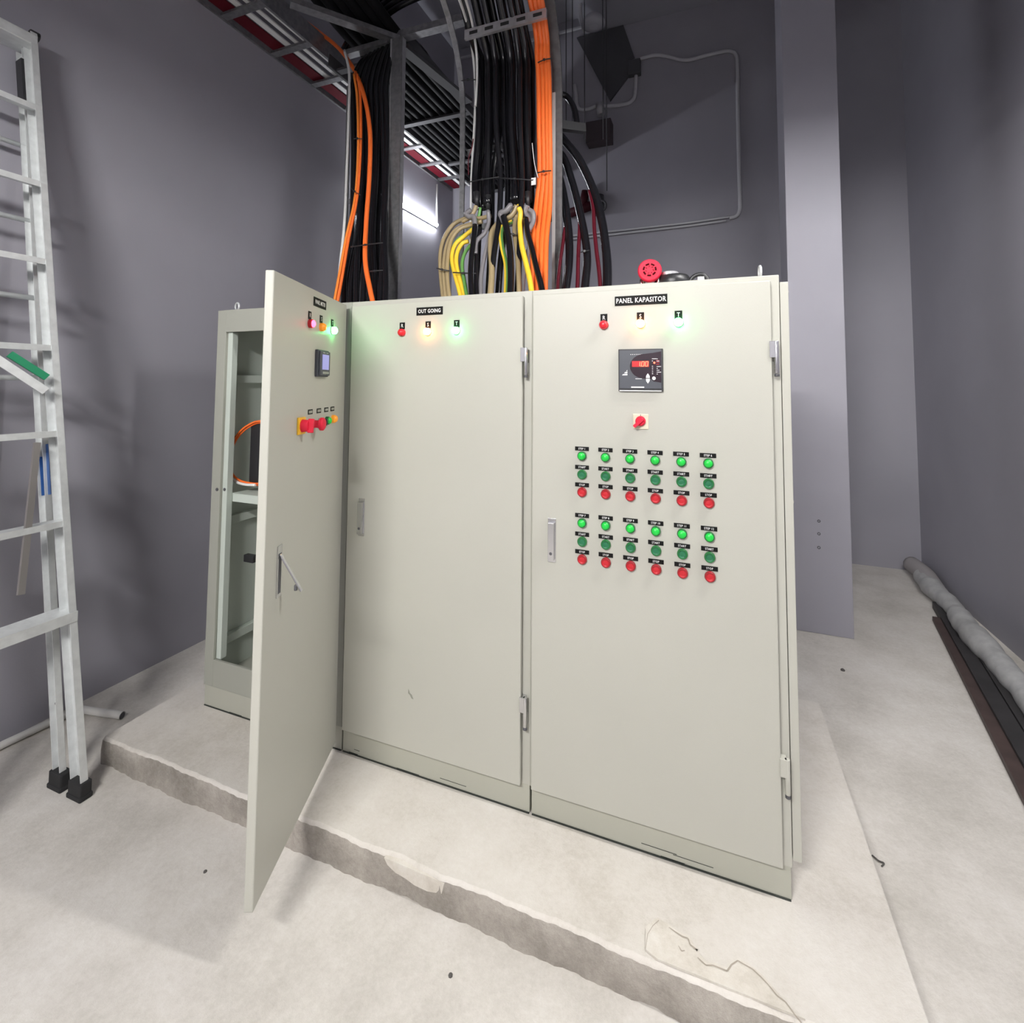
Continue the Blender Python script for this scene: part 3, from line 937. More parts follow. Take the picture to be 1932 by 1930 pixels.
# left black bundle: rises and bends back onto the tray
lefts = [(648, 667), (660, 676), (672, 686), (684, 693), (696, 702), (706, 712), (716, 722), (726, 730), (655, 672), (672, 684), (690, 700), (708, 716), (724, 727)]
for i, (ub, ut) in enumerate(lefts):
    rear = i >= 8
    dy = 0.09 if rear else 0.0
    j = 6 * math.sin(i * 2.3)
    top = at(ut, 150, y=0.98 + dy)
    xb = -2.42 - 0.075 * (7 - min(i, 7)) - 0.02 * (i % 2)
    pts = P3((ub, 590, 0.62 + dy), (ub + 2 + j * 0.3, 520, 0.72 + dy), (ut - 4 + j, 440, 0.86 + dy), (ut + j * 0.5, 330, 0.96 + dy), (ut, 220, 0.99 + dy)) + \
        [top, Vector((top.x + 0.02, 1.10 + dy, 4.22 + 0.01 * i)), Vector((xb * 0.4 + top.x * 0.6, 1.45, 4.46)), Vector((xb, 2.1, 4.43)), Vector((xb, 4.1, 4.43))]
    cable(pts, 0.0195, M_BLACK, 'black power cable, %s from the left in the bundle above the open cabinet' % ORD[i] if not rear else 'black cable in the hidden back row of the left bundle, %s from the left' % ORD[i - 8], 'black cables of the left bundle')
# overhead black cables going forward from the tray
for i in range(9):
    x = -3.03 + 0.078 * i
    z = 4.345 + 0.012 * (i % 2)
    cable([(x, -0.6, z + 0.25), (x, 0.4, z + 0.12), (x + 0.005, 1.2, z), (x, 2.5, z), (x, 4.15, z)] if i > 2 else [(x, 1.9, z), (x, 2.9, z), (x, 4.15, z)], 0.038, M_BLACKM,
          'thick black cable in the overhead tray, %s from the left wall' % ORD[i], 'thick black cables in the overhead tray', k=5)
for i in range(4):
    o = 11 * i
    cable(P3((680 - o, 95, 1.25), (700 - o, 60, 1.15), (738 - o, 22 - o * 0.4, 1.1), (790 - o, -5 - o * 0.6, 1.1), (850, -22 - o * 0.8, 1.1), (930, -40 - o, 1.1)), 0.022, M_BLACK,
          'black cable arching over at the top of the picture, %s from below' % ORD[i], 'black cables arching overhead', k=5)

# orange cables at the left
cable(P3((575, 40, 1.35), (604, 62, 1.25), (640, 92, 1.15), (668, 132, 1.0), (688, 185, 0.92), (698, 250, 0.86), (697, 330, 0.80), (691, 420, 0.72), (689, 490, 0.62), (698, 545, 0.56), (708, 590, 0.52)), 0.0155, M_ORANGE,
      'thick orange cable swooping down in front of the left black bundle', 'orange cables of the left bundle')
for k, o in enumerate((0, 6)):
    cable(P3((668 + o, 140, 0.95), (674 + o, 185, 0.93), (676 + o * 0.8, 260, 0.86), (674 + o * 0.6, 330, 0.80), (668 + o * 0.6, 385, 0.75), (653 + o * 0.8, 450, 0.68), (640 + o, 520, 0.6), (627 + o, 590, 0.52)), 0.0095, M_ORANGE2 if k == 0 else M_ORANGE,
          ['left strand of the paired orange cable beside the white cable', 'right strand of the paired orange cable beside the white cable'][k], 'orange cables of the left bundle')
cable(P3((650, 95, 1.0), (659, 140, 0.97), (658, 220, 0.93), (654, 330, 0.88), (650, 420, 0.8), (642, 500, 0.7), (634, 590, 0.6)), 0.010, M_WPLAST,
      'white cable at the left edge of the left bundle', 'pale cables')

# middle black bundle
mids = [(898, 905, 380, 0.027), (920, 923, 386, 0.025), (944, 936, 560, 0.017), (958, 952, 590, 0.019), (972, 966, 380, 0.029), (985, 981, 590, 0.018), (996, 994, 380, 0.025), (908, 912, 590, 0.014), (930, 944, 590, 0.018), (1004, 1006, 400, 0.016), (912, 930, 395, 0.02), (978, 988, 395, 0.02)]
for i, (ub, ut, vb, r) in enumerate(mids):
    yy = 0.93 - 0.04 * (i % 3) + (0.10 if i >= 7 else 0)
    pts = []
    if vb > 500:
        pts += P3((ub - 22 if i in (2, 3) else ub - 12, vb + 20, yy - 0.25), (ub - 12 if i in (2, 3) else ub - 5, 480, yy - 0.15), (ub - 2, 410, yy - 0.05))
    else:
        pts += P3((ub, vb, yy - 0.05))
    pts += P3((ub, 330, yy), (ut, 240, yy), (ut - 1, 160, yy))
    top = at(ut - 2, 110, y=yy)
    pts += [top, Vector((top.x, yy - 0.12, 3.95)), Vector((top.x, yy - 0.38, 4.15)), Vector((top.x, yy - 1.2, 4.22))]
    cable(pts, r, M_BLACK, 'black armoured cable, %s of the large bundle on the middle riser' % ORD[i], 'black cables of the middle bundle', k=7, n=12)
# glands where the armoured cables are stripped
for i, (u, v, y, w_) in enumerate(((900, 384, 0.86, 0.018), (921, 390, 0.84, 0.016), (971, 384, 0.88, 0.018), (996, 384, 0.86, 0.016))):
    a, b_ = at(u - 1, v - 22, y=y), at(u, v + 6, y=y)
    t = MB(); t.cyl(a, b_, 0.019, 14, 0, r2=0.012); t.cyl(b_, b_ - Vector((0, 0, 0.02)), 0.008, 10, 1)
    tag(t.build('cable_gland', [M_BLACKP, M_STEELL]), 'black tape and silver gland where an armoured cable is stripped, %s from left' % ORD[i], 'cable end', 'stripped ends of the armoured cables')

# stripped cores (pixel path, depth 0.75 -> 0.55 at the cabinet top)
CORES = [
    ('grey brown core looping left over the bundle to the cabinet top, outermost', M_BROWN, 0.0105, [(926, 407), (905, 412), (880, 412), (855, 424), (838, 450), (831, 480), (832, 520), (838, 575)]),
    ('grey brown core just inside the outermost left loop', M_BROWN, 0.0105, [(910, 418), (885, 424), (860, 434), (846, 455), (839, 485), (838, 525), (843, 575)]),
    ('pale end of a grey brown core at the back of the left loop', M_BROWN, 0.0095, [(892, 424), (868, 432), (852, 452), (845, 485), (844, 525), (850, 575)]),
    ('short grey brown core leaving the first stripped cable', M_BROWN, 0.010, [(898, 388), (894, 400), (884, 412), (872, 418)]),
    ('green and yellow core curving down left of the yellow pair', M_GREENY, 0.008, [(906, 392), (902, 412), (886, 436), (864, 452), (852, 474), (852, 500), (862, 530), (872, 575)]),
    ('bright yellow core, outer one of the pair curving left', M_YELLOW, 0.0105, [(893, 432), (876, 446), (859, 462), (853, 485), (857, 512), (866, 545), (874, 580)]),
    ('bright yellow core, inner one of the pair curving left', M_YELLOW, 0.0100, [(884, 455), (872, 460), (863, 476), (861, 495), (866, 520), (875, 552), (880, 580)]),
    ('thin dull green core right of the yellow pair', M_GREENY, 0.0085, [(888, 462), (877, 478), (872, 500), (876, 530), (884, 575)]),
    ('grey brown knee at the front of the first stripped cable', M_GREY, 0.0125, [(889, 396), (880, 403), (885, 409), (894, 410), (896, 430), (892, 460)]),
    ('black core hanging straight under the first grey knee', M_BLACK, 0.0125, [(896, 425), (893, 455), (889, 490), (888, 525), (892, 580)]),
    ('second black core hanging beside the first', M_BLACK, 0.0105, [(906, 430), (900, 470), (898, 520), (901, 580)]),
    ('grey core swinging from the second stripped cable', M_GREY, 0.010, [(921, 398), (922, 420), (914, 440), (900, 455), (897, 480)]),
    ('dark grey core going down between the black cores', M_GREY, 0.010, [(925, 440), (915, 480), (908, 520), (906, 580)]),
    ('large tan core arching left in the middle of the bundle', M_BROWN, 0.0140, [(975, 388), (968, 404), (955, 414), (940, 422), (928, 440), (926, 470), (928, 510), (924, 580)]),
    ('green striped core falling beside the tan core', M_GREENY, 0.0095, [(968, 418), (952, 425), (946, 440), (948, 465), (955, 500), (956, 535), (953, 580)]),
    ('thin yellow core running along the green striped one', M_YELLOW, 0.0052, [(966, 416), (948, 425), (943, 442), (946, 470), (953, 505), (952, 580)]),
    ('grey knee at the middle of the bundle', M_GREY, 0.0140, [(965, 386), (955, 398), (945, 402), (948, 412), (954, 425)]),
    ('thick black core falling from the middle grey knee', M_BLACK, 0.0150, [(950, 408), (956, 432), (962, 470), (964, 520), (962, 580)]),
    ('tan core behind the long yellow one', M_BROWN, 0.0115, [(985, 405), (974, 412), (971, 440), (976, 480), (979, 530), (980, 580)]),
    ('long bright yellow core slanting right to the cabinet top', M_YELLOW, 0.0115, [(979, 392), (982, 402), (981, 425), (984, 460), (992, 495), (1000, 530), (1007, 580)]),
    ('short yellow core leaving the middle stripped cable', M_YELLOW, 0.008, [(978, 386), (980, 396), (984, 408)]),
    ('grey loop on the rightmost stripped cable', M_GREY, 0.0145, [(994, 388), (990, 402), (996, 412), (1000, 428)]),
    ('grey knee beside the orange cables', M_GREY, 0.0115, [(998, 396), (1006, 402), (1006, 418), (1000, 430), (996, 438)]),
    ('thick black core slanting right in front of the orange cables', M_BLACK, 0.0125, [(992, 412), (996, 440), (1004, 470), (1012, 505), (1021, 540), (1027, 580)]),
    ('dark core at the back right of the stripped bundle', M_GREY, 0.010, [(1000, 440), (995, 480), (988, 520), (984, 580)]),
]
for i, (lb, m, r, pp) in enumerate(CORES):
    front = 0.05 if 'front' in lb or 'straight' in lb or 'slanting' in lb or 'knee' in lb else 0.0
    n = len(pp)
    pts = [at(u, v, y=0.84 - front - 0.012 * (i % 4) - 0.30 * max(0, (v - 420)) / 160) for u, v in pp]
    cable(pts, r * 1.3, m, lb, 'stripped cable cores above the middle cabinet', name='cable_core', k=6)

# thin pale cables and conduit behind the middle bundle
cable(P3((888, 590, 0.9), (888, 460, 0.95), (890, 330, 0.98), (895, 240, 0.98), (897, 170, 0.98), (892, 100, 0.9), (880, 40, 0.75), (860, -20, 0.5)), 0.009, M_WPLAST,
      'thin pale cable following the left rail of the middle riser', 'pale cables')
cable(P3((897, 200, 0.9), (900, 150, 0.9), (899, 100, 0.85), (890, 40, 0.72), (876, -10, 0.55)), 0.008, M_WPLAST,
      'short pale cable tied beside the left rail near the top', 'pale cables')
cable(P3((884, 330, 0.86), (884, 300, 0.86), (890, 280, 0.86), (893, 262, 0.86)), 0.0035, M_DRED, 'thin red brown wire dangling on the left rail of the middle riser', 'thin wires', name='wire')
cable(P3((1015, 335, 0.86), (1009, 312, 0.86), (1006, 290, 0.86), (1004, 270, 0.86)), 0.0025, M_WPLAST, 'thin white wire beside the orange cables', 'thin wires', name='wire')

# right orange bundle
for i, (ub, ut, ub2) in enumerate(((1004, 1016, 1003), (1012, 1024, 1012), (1021, 1031, 1019), (1029, 1036, 1028), (1016, 1020, 1022))):
    yy = 0.90 if i < 4 else 0.97
    pts = P3((ub2, 590, yy - 0.3), (ub2 + 1, 520, yy - 0.22), (ub - 1 + 3, 450, yy - 0.12), (ub + 8, 390, yy - 0.03), (ut + 2, 325, yy), (ut + 1, 240, yy), (ut, 150, yy), (ut - 3, 100, yy - 0.02))
    tp = at(ut - 4, 70, y=yy - 0.04)
    pts += [tp, Vector((tp.x, yy - 0.16, 4.0)), Vector((tp.x, yy - 0.42, 4.17)), Vector((tp.x, yy - 1.2, 4.22))]
    cable(pts, 0.0155, M_ORANGE, 'orange cable on the right side of the middle riser, %s from the left' % ORD[i] if i < 4 else 'orange cable hidden behind the others on the middle riser', 'orange cables of the middle riser', k=7)

# black and dark red arcs right of the riser
for lb, m, r, pp in (
    ('outermost thick black cable arching down to the right cabinet', M_BLACK, 0.0235, [(1040, 235), (1062, 262), (1092, 300), (1118, 355), (1134, 410), (1143, 470), (1146, 520), (1143, 590)]),
    ('middle thick black cable arching down to the right cabinet', M_BLACK, 0.0215, [(1040, 280), (1062, 295), (1080, 345), (1094, 400), (1104, 450), (1108, 490), (1105, 530), (1098, 590)]),
    ('inner thick black cable arching down beside the riser', M_BLACK, 0.0195, [(1042, 300), (1058, 340), (1068, 390), (1074, 440), (1075, 480), (1072, 520), (1062, 590)]),
    ('thin black cable hugging the inner black arc', M_BLACK, 0.009, [(1058, 370), (1066, 420), (1070, 470), (1068, 510), (1055, 590)]),
    ('rightmost dark red cable hanging between the black arcs', M_DRED, 0.011, [(1112, 360), (1119, 390), (1121, 430), (1125, 470), (1131, 520), (1136, 590)]),
    ('middle dark red cable hanging between the black arcs', M_DRED, 0.0105, [(1094, 400), (1093, 440), (1091, 480), (1090, 530), (1087, 590)]),
    ('leftmost dark red cable beside the riser rail', M_DRED, 0.0095, [(1066, 430), (1062, 460), (1056, 500), (1052, 540), (1050, 590)])):
    cable([at(u, v, y=1.16 - (0.40 * max(0, v - 330) / 260)) for u, v in pp], r * 1.12, m, lb, 'arching cables above the right cabinet', k=7, n=12)
cable(P3((1045, 178, 1.1), (1060, 178, 1.14), (1072, 185, 1.16), (1084, 208, 1.16), (1090, 243, 1.15)), 0.020, M_BLACK, 'short black bend showing above the strut right of the riser', 'arching cables above the right cabinet')


def tie(u0, v0, u1, v1, y, label, t=0.004, m=M_BLACKP):
    a, b_ = at(u0, v0, y=y), at(u1, v1, y=y)
    mid_ = (a + b_) / 2 + Vector((0, -0.012, -0.003))
    o = MB(); o.tube(smoothpath([a, mid_, b_], 5), t, 6)
    o.box(tuple(mid_ - Vector((0.006, 0.006, 0.006))), tuple(mid_ + Vector((0.006, 0.004, 0.006))))
    tag(o.build('cable_tie', m), label, 'cable tie', 'cable ties')


tie(882, 344, 942, 334, 0.835, 'black cable tie across the left half of the large black bundle')
tie(940, 336, 1006, 340, 0.835, 'black cable tie across the right half of the large black bundle')
tie(1015, 118, 1041, 110, 0.86, 'upper dark tie round the orange cables on the middle riser')
tie(1014, 326, 1040, 322, 0.86, 'lower dark tie round the orange cables on the middle riser')
tie(824, 506, 848, 511, 0.62, 'black tie round the tan cores at far left')
tie(855, 514, 898, 516, 0.60, 'black tie joining the yellow pair and black cores')
tie(962, 440, 976, 444, 0.74, 'small black tie on the tan core beside the long yellow core', 0.003)
tie(668, 262, 684, 262, 0.84, 'upper small tie round the paired orange cable', 0.003)
tie(662, 355, 680, 368, 0.74, 'lower small tie round the paired orange cable', 0.003)
tie(662, 466, 722, 458, 0.62, 'dark tie across the lower left black bundle')
tie(698, 512, 722, 510, 0.55, 'lowest dark tie on the left black bundle')
tie(870, 153, 898, 150, 0.85, 'black tie near the top of the left rail of the middle riser')
tie(1096, 476, 1112, 472, 0.90, 'tiny tie on the middle black arc', 0.003)
o = MB(); p = at(1007, 342, y=0.84); o.box((p.x - 0.014, 0.835, p.z - 0.024), (p.x + 0.014, 0.840, p.z + 0.02)); o.cyl((p.x - 0.004, 0.834, p.z + 0.008), (p.x - 0.004, 0.836, p.z + 0.008), 0.004, 8, 1)
tag(o.build('cable_tag', [M_WPLAST, M_BMATT]), 'small white tag hanging beside the orange cables', 'tag')

# ================================================================== TOP OF CABINETS
t = thing('alarm_horn', (-0.457, 0.10, H), 'round red alarm sounder with a slotted grille on top of the right cabinet', 'alarm')
ax = Vector((0.10, -1, 0.10)).normalized()
b = MB()
b.lathe(Vector((0, 0.03, 0.068)) - ax * 0.02, ax, [(0, 0.030), (0.0, 0.040), (0.04, 0.047), (0.052, 0.047), (0.058, 0.042), (0.058, 0.0)], 36)
b.build('sounder_head', M_REDM, t)
g = MB()
c0 = Vector((0, 0.03, 0.068)) + ax * 0.0396
ex = ax.cross(Vector((0, 0, 1))).normalized(); ez = ex.cross(ax).normalized()


def arc(mb, r0, r1, a0, a1, n=6):
    vs = []
    for i in range(n + 1):
        a = a0 + (a1 - a0) * i / n
        e = ex * math.cos(a) + ez * math.sin(a)
        vs += [c0 + e * r0, c0 + e * r1]
    mb.add(vs, [(2 * i, 2 * i + 1, 2 * i + 3, 2 * i + 2) for i in range(n)])


for k in range(7):
    a = 2 * PI * k / 7
    arc(g, 0.0205, 0.0275, a, a + 0.62)
    e0 = ex * math.cos(a) + ez * math.sin(a)
    e1 = ex * math.cos(a + 0.55) + ez * math.sin(a + 0.55)
    e2 = ex * math.cos(a + 0.75) + ez * math.sin(a + 0.75)
    g.add([c0 + e0 * 0.006, c0 + e1 * 0.0175, c0 + e2 * 0.016, c0 + e0 * 0.006 + e2 * 0.005], [(0, 1, 2, 3)])
g.build('grille_slots', mat('slot_dark', (0.05, 0.001, 0.003), 0.8, spec=0.1), t)
b = MB(); b.box((-0.040, 0.0, 0.0), (0.040, 0.07, 0.012), 0); b.cyl((-0.033, 0.02, 0), (-0.033, 0.02, 0.04), 0.006, 10, 0); b.cyl((0.033, 0.02, 0), (0.033, 0.02, 0.04), 0.006, 10, 0); b.cyl((0, 0.045, 0.01), (0, 0.045, 0.05), 0.03, 20, 0)
b.build('mounting_bracket', M_CHROME, t)
t = thing('ratchet_strap', (-0.365, 0.16, H), 'black round housing with a silver cap beside the red sounder', 'device')
b = MB(); b.lathe((0, 0, 0), (0, 0, 1), [(0, 0.062), (0.026, 0.070), (0.046, 0.062), (0.054, 0.054), (0.054, 0)], 24); b.build('housing', M_BLACKP, t)
b = MB(); b.lathe((-0.018, 0, 0.054), (0, 0, 1), [(0, 0.038), (0.012, 0.038), (0.016, 0.033), (0.016, 0)], 24); b.build('cap', M_STEELL, t)
t.name = 'siren_housing'
t = thing('buckle', (-0.262, 0.14, H), 'small black loop of strap with a white tag beside the silver cap', 'strap')
b = MB(); b.tube(smoothpath([(-0.05, 0, 0.0), (-0.03, 0, 0.038), (0.0, 0, 0.050), (0.022, 0, 0.036), (0.034, 0, 0.002)], 5), 0.008, 8); b.build('loop', M_BLACKP, t)
b = MB(); b.box((-0.010, -0.008, 0.016), (0.014, -0.005, 0.038)); b.build('tag', M_WPLAST, t)
t.name = 'strap_loop'

# ================================================================== BACK WALL FITTINGS
YW = YB - 0.03


def wallpipe(pp, r, label, m=M_CONDUIT, dy=0.0):
    pts = [at(u, v, y=YW - dy) for u, v in pp]
    tag(MB().tube(smoothpath(pts, 6), r, 8).build('conduit', m), label, 'conduit', 'conduits on the back wall')


wallpipe([(1190, 117), (1215, 109), (1238, 104), (1262, 107), (1285, 113), (1305, 112), (1335, 104), (1365, 97), (1380, 97), (1388, 103), (1391, 120), (1392, 200), (1394, 300), (1396, 380), (1395, 398), (1388, 408), (1376, 411)], 0.022,
         'long grey conduit waving across the back wall and dropping down beside the column')
wallpipe([(1376, 409), (1300, 420), (1220, 429), (1140, 438), (1060, 447)], 0.014, 'upper of two parallel conduits low on the back wall')
wallpipe([(1370, 416), (1300, 426), (1220, 435), (1140, 444), (1060, 453)], 0.014, 'lower of two parallel conduits low on the back wall')
wallpipe([(1084, 160), (1087, 180), (1088, 198), (1094, 206), (1110, 206), (1128, 200), (1150, 200), (1180, 196), (1192, 190), (1198, 178), (1200, 140)], 0.024,
         'u-shaped grey conduit beneath the dark square shadow patch')
p = at(1198, 130, y=YW)
tag(MB().box((p.x - 0.08, YW - 0.05, p.z - 0.09), (p.x + 0.07, YB, p.z + 0.10)).build('junction_box', M_DGREY, bevel=0.006), 'dark junction box where two conduits meet on the back wall', 'junction box')
p = at(1130, 248, y=4.12)
tag(MB().box((p.x - 0.155, 4.07, p.z - 0.145), (p.x + 0.155, YB, p.z + 0.125)).build('junction_box', mat('maroon_box', (0.06, 0.045, 0.05), 0.6), bevel=0.006), 'dark reddish box hanging under the u-shaped conduit', 'junction box')
p = at(1132, 205, y=YW)
o = MB(); o.cyl((p.x, YW - 0.02, p.z + 0.05), (p.x + 0.02, YW - 0.02, p.z - 0.10), 0.05, 12); tag(o.build('conduit_fitting', M_CONDUIT), 'grey fitting on the u-shaped conduit above the reddish box', 'fitting')
q = [at(u, v, y=4.22) for u, v in ((1088, 71), (1176, 47), (1202, 122), (1151, 190))]  # thin dark slab standing in for a shadow cast on the wall
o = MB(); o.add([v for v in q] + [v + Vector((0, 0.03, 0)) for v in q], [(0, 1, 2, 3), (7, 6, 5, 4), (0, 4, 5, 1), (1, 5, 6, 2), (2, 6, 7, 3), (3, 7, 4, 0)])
tag(o.build('shadow_patch', M_DGREY), 'dark square slab standing in for a crooked shadow high on the back wall', 'shadow patch')
for i, (u, v0, v1, y) in enumerate(((1103, -10, 262, 3.0), (1138, 100, 262, 3.2), (1080, 100, 235, 3.4), (1068, 120, 240, 3.5), (1145, 262, 360, 3.2))):
    a, b_ = at(u, v0, y=y), at(u, v1, y=y)
    a.x = b_.x
    tag(MB().cyl(b_, (b_.x, y, 6.25), 0.006, 6).build('threaded_rod', M_STEELD),
        ['thin dark rod hanging just left of the dark square shadow patch', 'thin rod in front of the dark square shadow patch', 'thin rod right of the riser, second from the riser', 'thin rod closest to the riser rail', 'thin rod hanging below the reddish box'][i], 'threaded rod', 'hanging rods')
p = at(1120, 40, y=3.6)
t = MB(); t.lathe((p.x, 3.6, p.z + 0.08), (0, 0, -1), [(0, 0.03), (0.04, 0.10), (0.12, 0.14), (0.13, 0.10), (0.15, 0.05), (0.15, 0)], 20)
tag(t.build('ceiling_lamp', mat('lamp_grey', (0.40, 0.40, 0.44), 0.5)), 'grey bowl-shaped fitting under the ceiling above the dark shadow patch', 'ceiling lamp')
a = at(1095, -10, y=3.7); b_ = at(1102, 60, y=3.7)
tag(MB().tube(smoothpath([a, (a + b_) / 2 + Vector((-0.02, 0, 0)), b_], 4), 0.022, 8).build('conduit', M_CONDUIT), 'short grey conduit dropping from the ceiling beside the bowl fitting', 'conduit')
tag(MB().box((-3.55, YB - 0.06, 6.32), (-1.72, YB - 0.03, 6.345)).build('conduit', M_CONDUIT), 'slim conduit along the bright strip at the top of the back wall', 'conduit')
# valve cluster behind the arching cables
p = at(1100, 390, y=4.13)
t = thing('pipe_valve', (p.x, 4.19, p.z), 'dim red and grey pipe fittings behind the arching black cables', 'valve')
b = MB(); b.cyl((-0.22, 0, -0.05), (0.20, 0, 0.05), 0.06, 12); b.cyl((-0.02, 0, 0.02), (0.02, 0, 0.22), 0.05, 12); b.build('red_body', mat('dim_red', (0.035, 0.002, 0.006), 0.6, spec=0.2), t)
b = MB(); b.cyl((0.18, 0, -0.10), (0.18, 0, 0.14), 0.07, 14); b.torus((0.22, -0.06, -0.02), (0, 1, 0), 0.07, 0.012); b.build('grey_flange', M_DGREY, t)
MB().cyl((0.15, 0, 0.1), (0.10, 0, 0.30), 0.03, 8).build('stem', M_DGREY, t)

# ================================================================== STEP LADDER
A = Vector((-2.845, -0.50, FZ)); B = Vector((-3.50, -0.54, 3.50))
ld = thing('step_ladder', (A.x, A.y, FZ), 'tall folded aluminium step ladder leaning against the left wall', 'ladder')
O = A.copy()
dirv = (B - A).normalized()
wv = Vector((0, -1, 0)) * 0.50
nv = Vector((-1, 0, 0)).cross(dirv)      # unused helper axis
out = dirv.cross(Vector((0, 1, 0))).normalized()   # away from the wall (+x-ish)
if out.x < 0: out = -out


def lrail(p, q, w_=0.028, d_=0.070, name='front_rail', m=M_ALU):
    """C channel: web facing outwards plus two flanges"""
    b = MB()
    p, q = Vector(p), Vector(q)
    b.bar(p, q, 0.004, d_, 0, up=out)
    for s_ in (1, -1):
        b.bar(p + out * (s_ * d_ / 2) + Vector((0, -w_ / 2, 0)), q + out * (s_ * d_ / 2) + Vector((0, -w_ / 2, 0)), w_, 0.004, 0, up=out)
    b.bar(p + out * 0.012 + Vector((0, 0.003, 0)), q + out * 0.012 + Vector((0, 0.003, 0)), 0.004, 0.010, 0, up=out)
    return b.build(name, m, ld)


fr0, fr1 = Vector((0, 0, 0.06)), B - O
lrail(fr0, fr1)
lrail(fr0 + wv, fr1 + wv)
rear = -out * 0.145
rear0 = fr0 + rear + Vector((0, 0, 0.0)); rear1 = fr0 + (fr1 - fr0) * 0.985 + rear * 0.55
lrail(rear0, rear1, 0.025, 0.05, 'rear_rail')
lrail(rear0 + wv * 0.97, rear1 + wv * 0.97, 0.025, 0.05, 'rear_rail')
ts = [0.888, 0.776, 0.667, 0.550, 0.438, 0.325]
Lf = B - A
for tt in ts:
    c = Lf * tt
    st = MB()
    st.bar(c + Vector((0, 0.0, 0)) + out * 0.0, c + wv, 0.080, 0.006, 0, up=(0, 0, 1))
    st.bar(c + out * 0.038 - Vector((0, 0, 0.013)), c + wv + out * 0.038 - Vector((0, 0, 0.013)), 0.005, 0.028, 0, up=(0, 0, 1))
    st.cyl(c + Vector((0, 0.002, -0.005)) + out * 0.01, c + Vector((0, 0.009, -0.005)) + out * 0.01, 0.007, 10, 1)
    st.cyl(c + out * 0.035 + Vector((0, -0.015, -0.006)), c + out * 0.039 + Vector((0, -0.015, -0.006)), 0.006, 10, 1)
    st.build('step', [M_ALU, M_DGREY], ld)
c = Lf * 0.213
st = MB()
st.bar(c + Vector((0, 0, 0)), c + wv, 0.105, 0.006, 0, up=(0.25, 0, 1))
st.bar(c + out * 0.055 - Vector((0, 0, 0.02)), c + wv + out * 0.055 - Vector((0, 0, 0.02)), 0.005, 0.045, 0, up=(0, 0, 1))
st.cyl(c + out * 0.035 + Vector((0, -0.015, 0.03)), c + out * 0.04 + Vector((0, -0.015, 0.03)), 0.007, 10, 1)
st.build('step', [M_ALU, M_DGREY], ld)
for tt in (0.845, 0.735, 0.625, 0.515):
    c = Lf * tt + rear * 0.85
    MB().cyl(c, c + wv * 0.97, 0.013, 10).build('rear_rung', M_ALU, ld)
c = Lf * 0.105
b = MB(); b.cyl(c + out * 0.033 + Vector((0, -0.010, 0)), c + out * 0.04 + Vector((0, -0.010, 0)), 0.008, 10); b.cyl(c + rear + out * 0.022 + Vector((0, -0.012, 0)), c + rear + out * 0.032 + Vector((0, -0.012, 0)), 0.008, 10)
b.build('rivet', M_CHROME, ld)
tc_ = Lf * 0.992
b = MB(); b.bar(tc_ + rear * 0.3, tc_ + rear * 0.3 + wv, 0.17, 0.055, 0, up=(0, 0, 1)); b.build('top_cap', M_ALU, ld, bevel=0.004)
b = MB(); b.cyl(Lf * 1.0 + Vector((0, -0.018, 0)) + out * 0.01, Lf * 1.0 + Vector((0, 0.016, 0)) + out * 0.01, 0.026, 14)
b.bar(Lf * 0.955 + Vector((0, 0.012, 0)) - out * 0.04, Lf * 1.01 + Vector((0, 0.012, 0)) - out * 0.04, 0.012, 0.012, 0, up=out)
b.build('plastic_corner', M_BLACKP, ld)
b = MB(); b.bar(Lf * 0.90 + rear * 0.4 + Vector((0, -0.03, 0)), Lf * 0.965 + rear * 0.4 + Vector((0, -0.03, 0)), 0.02, 0.05, 0, up=out); b.build('hinge_bracket', M_BLACKP, ld)
for base, nm in ((Vector((0, 0, 0)), 'a'), (wv, 'b'), (rear, 'c'), (rear + wv * 0.97, 'd')):
    b = MB(); q_ = base
    b.box((q_.x - 0.046, q_.y - 0.034, 0.0), (q_.x + 0.046, q_.y + 0.012, 0.075)); b.box((q_.x - 0.05, q_.y - 0.038, 0.0), (q_.x + 0.05, q_.y + 0.016, 0.022))
    b.build('rubber_foot', M_BMATT, ld, bevel=0.006)
# spreader bars and strap
pA = at(86, 738, x=-3.08) - O; pB = at(-40, 655, x=-3.12) - O
MB().bar(pA, pB, 0.012, 0.035, 0).build('spreader_bar', M_ALU, ld)
pA = at(88, 712, x=-3.10) - O; pB = at(18, 668, x=-3.12) - O
MB().bar(pA, pB, 0.016, 0.030, 0).build('green_strap', M_GSTRAP, ld)
pA = at(70, 835, x=-3.10) - O; pB = at(39, 1122, x=-2.98) - O
MB().bar(pA, pB, 0.014, 0.024, 0, up=(0, 1, 0)).build('hanging_stay', mat('dull_alu', (0.30, 0.28, 0.27), 0.5, 0.6), ld)
b = MB()
b.bar(Lf * 0.36 + rear + out * 0.026 + Vector((0, -0.012, 0)), Lf * 0.41 + rear + out * 0.026 + Vector((0, -0.012, 0)), 0.022, 0.002, 0, up=out)
b.bar(Lf * 0.36 + rear * 0.62 + Vector((0, -0.012, 0)), Lf * 0.425 + rear * 0.62 + Vector((0, -0.012, 0)), 0.0015, 0.05, 0, up=out)
b.build('blue_sticker', M_BLUE, ld)
b = MB(); b.bar(Lf * 0.72 + Vector((0, 0.006, 0)), Lf * 0.745 + Vector((0, 0.006, 0)), 0.002, 0.012, 0, up=out); b.build('red_mark', M_RED, ld)

